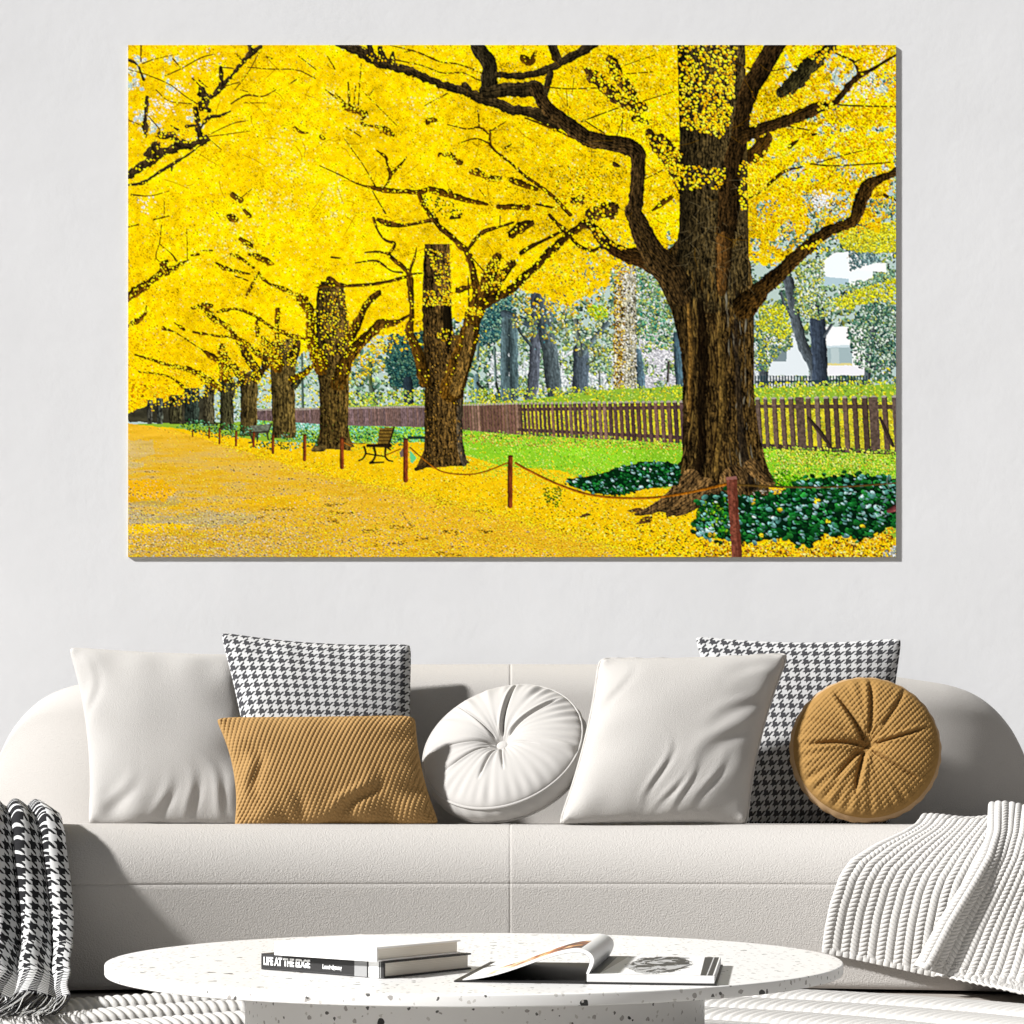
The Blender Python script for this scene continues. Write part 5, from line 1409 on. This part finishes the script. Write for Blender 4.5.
def smooth_rows(A, k=8):
    A = A.copy()
    for _ in range(k):
        A[1:-1] = (A[:-2] + 2 * A[1:-1] + A[2:]) / 4
    return A


def cable(P, ncol, stitch, amp, border=True):
    """Pushes a sheet (nu, nv, 3) out along its normal in braided columns; u counts the columns, v runs along them."""
    nu, nv = P.shape[:2]
    dv = np.gradient(P, axis=1)
    du = np.gradient(P, axis=0)
    n = np.cross(du, dv)
    n /= np.linalg.norm(n, axis=2, keepdims=True) + 1e-9
    if n[..., 1].mean() > 0:
        n = -n
    sl = np.linalg.norm(dv, axis=2)
    s = np.cumsum(sl, 1)
    s = s[nu // 2][None, :] * np.ones((nu, 1))
    c = np.linspace(0, ncol, nu)[:, None] * np.ones((1, nv))
    f = c - np.floor(c) - .5                # -.5 .. .5 over a column
    a = np.abs(f) * 2
    body = np.sin(np.pi * np.clip(np.abs(f) * 2, 0, 1)) ** .6    # two strands per column
    ph = s / stitch + (1.0 - a) * 1.1
    st = np.abs(np.sin(np.pi * ph)) ** .75
    h = body * (.35 + .65 * st)
    if border:
        e = np.minimum(np.linspace(0, 1, nv)[None, ::-1] * np.linalg.norm(P[0, -1] - P[0, 0]) * np.ones((nu, 1)), 1)
        k = np.exp(-(e / .011) ** 4)
        hb = np.abs(np.sin(np.pi * (c * 2.6))) ** .7
        h = h * (1 - k) + k * (.5 + .6 * hb)
    return P + n * (h * amp)[..., None]


def sheet(left, right, top_back, nu, nv, lift, back_rows=.28, lump=None):
    """Sheet between two edge lines seen in the photograph (each from the brow of the seat down); goes back over the seat first."""
    nb = int(nv * back_rows)
    tv = np.linspace(0, 1, nv - nb)
    Lp, Rp = interp2(left, tv), interp2(right, tv)
    u = np.linspace(0, 1, nu)[:, None]
    px = Lp[None, :, 0] * (1 - u) + Rp[None, :, 0] * u
    py = Lp[None, :, 1] * (1 - u) + Rp[None, :, 1] * u
    front = surf(px, py, lift(u, tv[None, :]))
    # over the brow and back
    f = np.linspace(1, 0, nb, endpoint=False)
    y_back, z_back = top_back
    first = front[:, 0]
    slope = front[:, 1] - front[:, 0]
    bx = first[:, None, 0] + (.06 + .05 * u) * f[None, :]
    by = first[:, None, 1] + (y_back - first[:, None, 1]) * f[None, :]
    bz = first[:, None, 2] + (z_back - first[:, None, 2]) * np.sin(np.minimum(f * 1.35, 1) * np.pi / 2)[None, :]
    if lump is not None:
        bz = bz + lump(u, f[None, :])
    P = np.concatenate([np.stack([bx, by, bz], -1), front], 1)
    Q_ = P.transpose(1, 0, 2)
    Q_ = smooth_rows(Q_, 45)
    return unclip(Q_.transpose(1, 0, 2), .0075)


left = [(916, 827), (875, 845), (851, 860), (840, 876), (830, 905), (825, 930), (822, 952)]
right = [(1060, 827), (1052, 850), (1050, 880), (1048, 910), (1046, 940), (1044, 970), (1042, 1000)]
P = sheet(left, right, (4.66, .452), 420, 420, lambda u, v: .010 + .004 * np.sin(u * 9 + v * 4) + .006 * v,
          lump=lambda u, f: .012 * np.exp(-((f - .55) / .3) ** 2) * (.6 + .4 * np.sin(u * 12 + 1)))
P = cable(P, 12.5, .0120, .0062)
bl = build('knit_blanket', [G(P)], M_KNIT)
mod_solid(bl, .005)
tag(bl, 'cream cable-knit blanket draped over the right front of the sofa', 'blanket')
left2 = [(988, 833), (980, 856), (963, 884), (940, 920), (915, 966)]
right2 = [(1130, 833), (1122, 880), (1112, 930), (1106, 985), (1100, 1018)]
P = sheet(left2, right2, (4.62, .478), 400, 420, lambda u, v: .030 + .030 * v + .045 * np.exp(-((u - .05) / .07) ** 2) * (.5 + .5 * v) + .010 * np.sin(u * 7 + 1) + .10 * u * v ** 2,
          lump=lambda u, f: .020 * np.exp(-((f - .5) / .3) ** 2) * (.75 + .35 * np.sin(u * 14 + .4)))
P = cable(P, 11.5, .0120, .0068)
fl = build('folded_flap', [G(P)], M_KNIT, bl)
mod_solid(fl, .005)

# ---------------------------------------------------------------- round rope rug
RC = np.array([0.0, 2.85])
rug = empty('rug', (RC[0], RC[1], 0))
tag(rug, 'round rug of thick white twisted rope rings under the coffee table', 'rug')
A, Rr = np.meshgrid(np.linspace(0, 2 * np.pi, 200, endpoint=False), np.linspace(.02, 1.69, 20), indexing='ij')
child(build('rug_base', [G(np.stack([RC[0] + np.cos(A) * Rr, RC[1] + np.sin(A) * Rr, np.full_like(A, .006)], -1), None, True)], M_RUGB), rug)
r0 = 1.595
while r0 > .3:
    n_a = int(3600 * r0 / 1.7)
    an = np.linspace(0, 2 * np.pi, n_a, endpoint=False)
    v = np.linspace(-1, 1, 15)
    A, Vv = np.meshgrid(an, v, indexing='ij')
    s = A * r0
    st = np.abs(np.sin(np.pi * (s / .024 + Vv * .9))) ** .7
    h = .006 + np.maximum(1 - Vv ** 2, 0) ** .4 * (.017 + .008 * st)
    rr = r0 + Vv * (.082 + .004 * st)
    child(build('rope_ring', [G(np.stack([RC[0] + np.cos(A) * rr, RC[1] + np.sin(A) * rr, h], -1), None, True)], M_ROPE), rug)
    r0 -= .238

# ---------------------------------------------------------------- coffee table
TZ, TR = .2235, .609
TC = np.array([(475.5 - 512) * 2.9 / F, 2.9])
table = empty('coffee_table', (TC[0], TC[1], .04))
tag(table, 'low round white terrazzo coffee table with a drum base in front of the sofa', 'coffee table')
FZ = .033                                  # the rope pile it stands on


def lathe(prof, c, n=256):
    an = np.linspace(0, 2 * np.pi, n, endpoint=False)
    p = np.array(prof)
    A, K = np.meshgrid(an, np.arange(len(p)), indexing='ij')
    return np.stack([c[0] + np.cos(A) * p[K, 0], c[1] + np.sin(A) * p[K, 0], p[K, 1]], -1)


th, bv = .0175, .0022
prof = [(0, TZ - th), (TR - bv, TZ - th)] + [(TR - bv + bv * math.sin(k), TZ - th + bv - bv * math.cos(k)) for k in np.linspace(.2, np.pi / 2, 5)] + [(TR - bv + bv * math.cos(k), TZ - bv + bv * math.sin(k)) for k in np.linspace(0, np.pi / 2, 6)] + [(TR - .02, TZ), (.3, TZ), (0, TZ)]
child(build('table_top', [G(lathe(prof, TC, 360), None, True)], M_TERR), table)
prof = [(0, FZ), (.380, FZ), (.384, FZ + .004), (.384, TZ - th), (0, TZ - th)]
o = build('pedestal', [G(lathe(prof, TC, 300), None, True)], M_TERR)
child(o, table)
for nm in ('table_top', 'pedestal'):
    m_ = bpy.data.objects[nm].modifiers.new('edges', 'EDGE_SPLIT')
    m_.split_angle = rad(50)


# ---------------------------------------------------------------- books
def closed_book(loc, ang, w, d, h, cover, pages, label, ct=.0026, ov=.004):
    """Local x runs along the spine (spine face looks to -y), y across the boards."""
    root = empty('book', loc)
    root.rotation_euler = (0, 0, ang)
    tag(root, label, 'book', 'stacked books on the coffee table')
    bm = bmesh.new()
    add_box(bm, 0, w, 0, d, 0, ct)
    add_box(bm, 0, w, 0, d, h - ct, h)
    add_box(bm, 0, w, 0, ct * 1.4, ct, h - ct)
    bm_obj('cover', bm, cover, root, bevel=.0006)
    box('page_block', (ov, w - ov, ct * 1.4, d - ov, ct, h - ct), pages, root)
    return root


def lettering(text, root, x, z, size, sx, mat, y=-.0006, bold=0.0, name='title'):
    cu = bpy.data.curves.new(name, 'FONT')
    cu.body = text
    cu.size = size
    cu.extrude = .0003
    cu.offset = bold
    o = bpy.data.objects.new(name, cu)
    COL.objects.link(o)
    o.parent = root
    o.location = (x, y, z)
    o.rotation_euler = (math.pi / 2, 0, 0)
    o.scale = (sx, 1, 1)
    cu.materials.append(mat)
    bpy.context.view_layer.update()
    me = bpy.data.meshes.new_from_object(o.evaluated_get(bpy.context.evaluated_depsgraph_get()))
    me.name = name
    m = bpy.data.objects.new(name, me)
    m.parent, m.location, m.rotation_euler, m.scale = root, o.location, o.rotation_euler, o.scale
    bpy.data.objects.remove(o)
    COL.objects.link(m)
    return m


# the lower book: near corner, spine end, fore-edge end as measured on the table top
near, left_, = np.array([-.187, 2.511]), np.array([-.389, 2.667])
sv = near - left_
sang = math.atan2(sv[1], sv[0])
W_A, D_A, H_A = .255, .203, .0248
bk = closed_book((left_[0], left_[1], TZ + .0004), sang, W_A, D_A, H_A, M_BLACK, M_PAGES, 'black hardback with white spine lettering, lying under a white book on the coffee table')
lettering('LIFE AT THE EDGE', bk, .006, .0080, .0165, .745, M_LETTER, bold=.0007)
lettering('Lonniedgnung', bk, .132, .0082, .0095, .74, M_LETTER, bold=.0003, name='author_line')
for nm, x0, x1, mt in (('grey_band', .197, .222, M_GREY), ('white_band', .2255, .2455, M_LETTER), ('thin_band', .2475, .2495, M_GREY)):
    box(nm, (x0, x1, -.0004, .0004, .0006, H_A - .0006), mt, bk)
nearB = np.array([-.197, 2.503])
angB = sang + rad(.8)
W_B = .208
lB = nearB - W_B * np.array([math.cos(angB), math.sin(angB)])
bk2 = closed_book((lB[0], lB[1], TZ + .0004 + H_A + .0003), angB, W_B, .196, .0212, M_WHITEC, M_PAGES, 'white hardback lying on top of the black book on the coffee table')

# the open picture book
ob = empty('open_book', (.105, 2.437, TZ + .0004))
oang = rad(-8.5)
ob.rotation_euler = (0, 0, oang)
tag(ob, 'open picture book with a black cover and curling left-hand pages on the coffee table', 'book')
Wp, Dp, Hp = .181, .318, .0135
bm = bmesh.new()
add_box(bm, -.190, .004, -.003, Dp + .004, 0, .0022)
add_box(bm, -.002, Wp + .003, -.003, Dp + .004, 0, .0022)
bm_obj('cover', bm, M_BLACK, ob, bevel=.0005)
box('page_block', (.001, Wp, 0, Dp, .0023, Hp), M_PAGES2, ob, bevel=.0008)
# the printed right-hand page
t = NT('page_photograph', .45, .35)
uvn = t.n('ShaderNodeUVMap')
sp = t.n('ShaderNodeSeparateXYZ')
t.l(uvn.outputs[0], sp.inputs[0])
ux, vy = sp.outputs[0], sp.outputs[1]
no = t.n('ShaderNodeTexNoise', i_Scale=3.2, i_Detail=5.0, i_Roughness=.6, i_Distortion=1.6)
mp = t.n('ShaderNodeMapping')
mp.inputs['Scale'].default_value = (1.5, .9, 1)
t.l(uvn.outputs[0], mp.inputs['Vector'])
t.l(mp.outputs[0], no.inputs['Vector'])
dx_ = t.math('DIVIDE', t.math('SUBTRACT', ux, .52), .26)
dy_ = t.math('DIVIDE', t.math('SUBTRACT', vy, .56), .50)
rad_ = t.math('SQRT', t.math('ADD', t.math('MULTIPLY', dx_, dx_), t.math('MULTIPLY', dy_, dy_)))
blob = t.math('LESS_THAN', t.math('ADD', rad_, t.math('MULTIPLY', t.math('SUBTRACT', no.outputs['Fac'], .5), 1.3)), 1.0)
tone = t.math('GREATER_THAN', no.outputs['Fac'], .47)
col = t.mix(t.math('MULTIPLY', blob, tone), (.76, .755, .745), (.03, .03, .03))
col = t.mix(t.math('MULTIPLY', blob, t.math('SUBTRACT', 1.0, tone)), col, (.42, .42, .42))
col = t.mix(t.math('MULTIPLY', t.math('LESS_THAN', ux, .10), t.math('GREATER_THAN', vy, .03)), col, (.03, .03, .03))
g1 = t.math('MULTIPLY', t.math('GREATER_THAN', ux, .10), t.math('LESS_THAN', ux, t.math('ADD', .10, t.math('MULTIPLY', vy, .10))))
col = t.mix(g1, col, (.40, .38, .36))
rb_ = t.math('GREATER_THAN', ux, t.math('SUBTRACT', .89, t.math('MULTIPLY', vy, .03)))
rb_ = t.math('MULTIPLY', rb_, t.math('LESS_THAN', ux, .985))
col = t.mix(rb_, col, (.03, .03, .032))
ln_ = t.math('MULTIPLY', t.math('GREATER_THAN', ux, .935), t.math('LESS_THAN', ux, .945))
col = t.mix(ln_, col, (.5, .5, .5))
col = t.mix(t.math('MULTIPLY', t.math('GREATER_THAN', vy, .93), t.math('LESS_THAN', ux, .22)), col, (.03, .03, .03))
t.color(col)
xg, yg = np.meshgrid(np.linspace(.004, Wp - .0006, 12), np.linspace(.0006, Dp - .0006, 12), indexing='ij')
build('printed_page', [G(np.stack([xg, yg, np.full_like(xg, Hp + .0004)], -1), np.stack([xg / Wp, yg / Dp], -1))], t.m, ob)
# the sheaf of pages curling over to the left
pr = np.array([(.003, .0125), (.0065, .019), (.011, .028), (.0115, .036), (.007, .044), (-.004, .0495), (-.018, .0500), (-.040, .0455), (-.070, .0350), (-.100, .0230), (-.130, .0125), (-.155, .0062), (-.178, .0034)])
tt = np.linspace(0, len(pr) - 1, 90)
pxs, pzs = np.interp(tt, np.arange(len(pr)), pr[:, 0]), np.interp(tt, np.arange(len(pr)), pr[:, 1])
for _ in range(24):
    pxs[1:-1] = (pxs[:-2] + 2 * pxs[1:-1] + pxs[2:]) / 4
    pzs[1:-1] = (pzs[:-2] + 2 * pzs[1:-1] + pzs[2:]) / 4
tn = np.stack([np.gradient(pxs), np.gradient(pzs)], -1)
tn /= np.linalg.norm(tn, axis=1)[:, None]
nrm_ = np.stack([-tn[:, 1], tn[:, 0]], -1)      # towards the hollow side
thk = np.interp(np.linspace(0, 1, 90), [0, .2, .5, .8, 1], [.0035, .0060, .0050, .0030, .0012])
inx, inz = pxs + nrm_[:, 0] * thk, pzs + nrm_[:, 1] * thk
inz = np.maximum(inz, .0024)
yy_ = np.linspace(.0, Dp, 20)
arc = np.concatenate([[0], np.cumsum(np.hypot(np.diff(pxs), np.diff(pzs)))])
arc /= arc[-1]


def strip(xa, za):
    return np.stack([np.broadcast_to(xa[:, None], (90, 20)), np.broadcast_to(yy_[None], (90, 20)), np.broadcast_to(za[:, None], (90, 20))], -1)


uvs = np.stack([np.broadcast_to(arc[:, None], (90, 20)), np.broadcast_to(yy_[None] / Dp, (90, 20))], -1)
t = NT('page_colour_photograph', .4, .4)
uvn = t.n('ShaderNodeUVMap')
sp = t.n('ShaderNodeSeparateXYZ')
t.l(uvn.outputs[0], sp.inputs[0])
no = t.n('ShaderNodeTexNoise', i_Scale=7.0, i_Detail=4.0, i_Roughness=.6)
t.l(uvn.outputs[0], no.inputs['Vector'])
cr = t.n('ShaderNodeValToRGB')
cr.color_ramp.elements[0].position, cr.color_ramp.elements[0].color = .36, (.02, .008, .008, 1)
cr.color_ramp.elements[1].position, cr.color_ramp.elements[1].color = .62, (.80, .74, .66, 1)
for ps, cc in ((.44, (.14, .025, .010, 1)), (.50, (.55, .17, .04, 1)), (.55, (.62, .42, .12, 1))):
    e_ = cr.color_ramp.elements.new(ps)
    e_.color = cc
fade = t.math('SUBTRACT', t.math('ADD', no.outputs['Fac'], t.math('MULTIPLY', sp.outputs[0], .30)), .16)
t.l(fade, cr.inputs[0])
inpic = t.math('MULTIPLY', t.math('GREATER_THAN', sp.outputs[1], .045), t.math('LESS_THAN', sp.outputs[1], .50))
inpic = t.math('MULTIPLY', inpic, t.math('MULTIPLY', t.math('GREATER_THAN', sp.outputs[0], .22), t.math('LESS_THAN', sp.outputs[0], .86)))
t.color(t.mix(inpic, (.78, .775, .765), cr.outputs[0]))
top_s, in_s = strip(pxs, pzs), strip(inx, inz)
pg = build('turned_pages', [G(top_s, uvs), G(in_s, np.zeros((90 * 20, 2)))] + [G(np.stack([top_s[:, j], in_s[:, j]], 1), np.zeros((180, 2))) for j in (0, 19)] + [G(np.stack([top_s[i], in_s[i]], 1), np.zeros((40, 2))) for i in (0, 89)], t.m, ob)
mdl = pg.modifiers.new('edges', 'EDGE_SPLIT')
mdl.split_angle = rad(50)
# dark endpaper under the sheaf
build('endpaper', [G(strip(inx[8:82] * 1.0, np.maximum(inz[8:82] - .0006, .0023))[:74] if False else np.stack([np.broadcast_to((inx[10:84] + nrm_[10:84, 0] * .0005)[:, None], (74, 20)), np.broadcast_to(yy_[None] + .0012, (74, 20)), np.broadcast_to(np.maximum(inz[10:84] + nrm_[10:84, 1] * .0005, .0023)[:, None], (74, 20))], -1))], plain('endpaper_grey', (.045, .045, .047), .5), ob)

# ---------------------------------------------------------------- light, camera
sun = bpy.data.lights.new('sun', 'SUN')
sun.energy, sun.angle = SUN_E, rad(4.0)
sun.color = (1.0, .99, .978)
so = bpy.data.objects.new('sun', sun)
so.rotation_euler = Vector(SUN_D).to_track_quat('-Z', 'Y').to_euler()
so.location = (-5, 1, 5)
COL.objects.link(so)
w = bpy.data.worlds.new('daylight')
SC.world = w
w.use_nodes = True
w.node_tree.nodes['Background'].inputs[0].default_value = (.97, .985, 1.0, 1)
w.node_tree.nodes['Background'].inputs[1].default_value = WORLD_E

cam = bpy.data.cameras.new('camera')
cam.sensor_width = 36
cam.lens = F / 1024 * 36
cam.shift_y = (HOR - 512) / 1024
co = bpy.data.objects.new('camera', cam)
co.location = (0, 0, CAMZ)
co.rotation_euler = (math.pi / 2, 0, 0)
COL.objects.link(co)
SC.camera = co
vs = SC.view_settings
vs.view_transform = 'Standard'
vs.look = 'None'
vs.exposure = 0
vs.gamma = 1
vs.use_curve_mapping = False
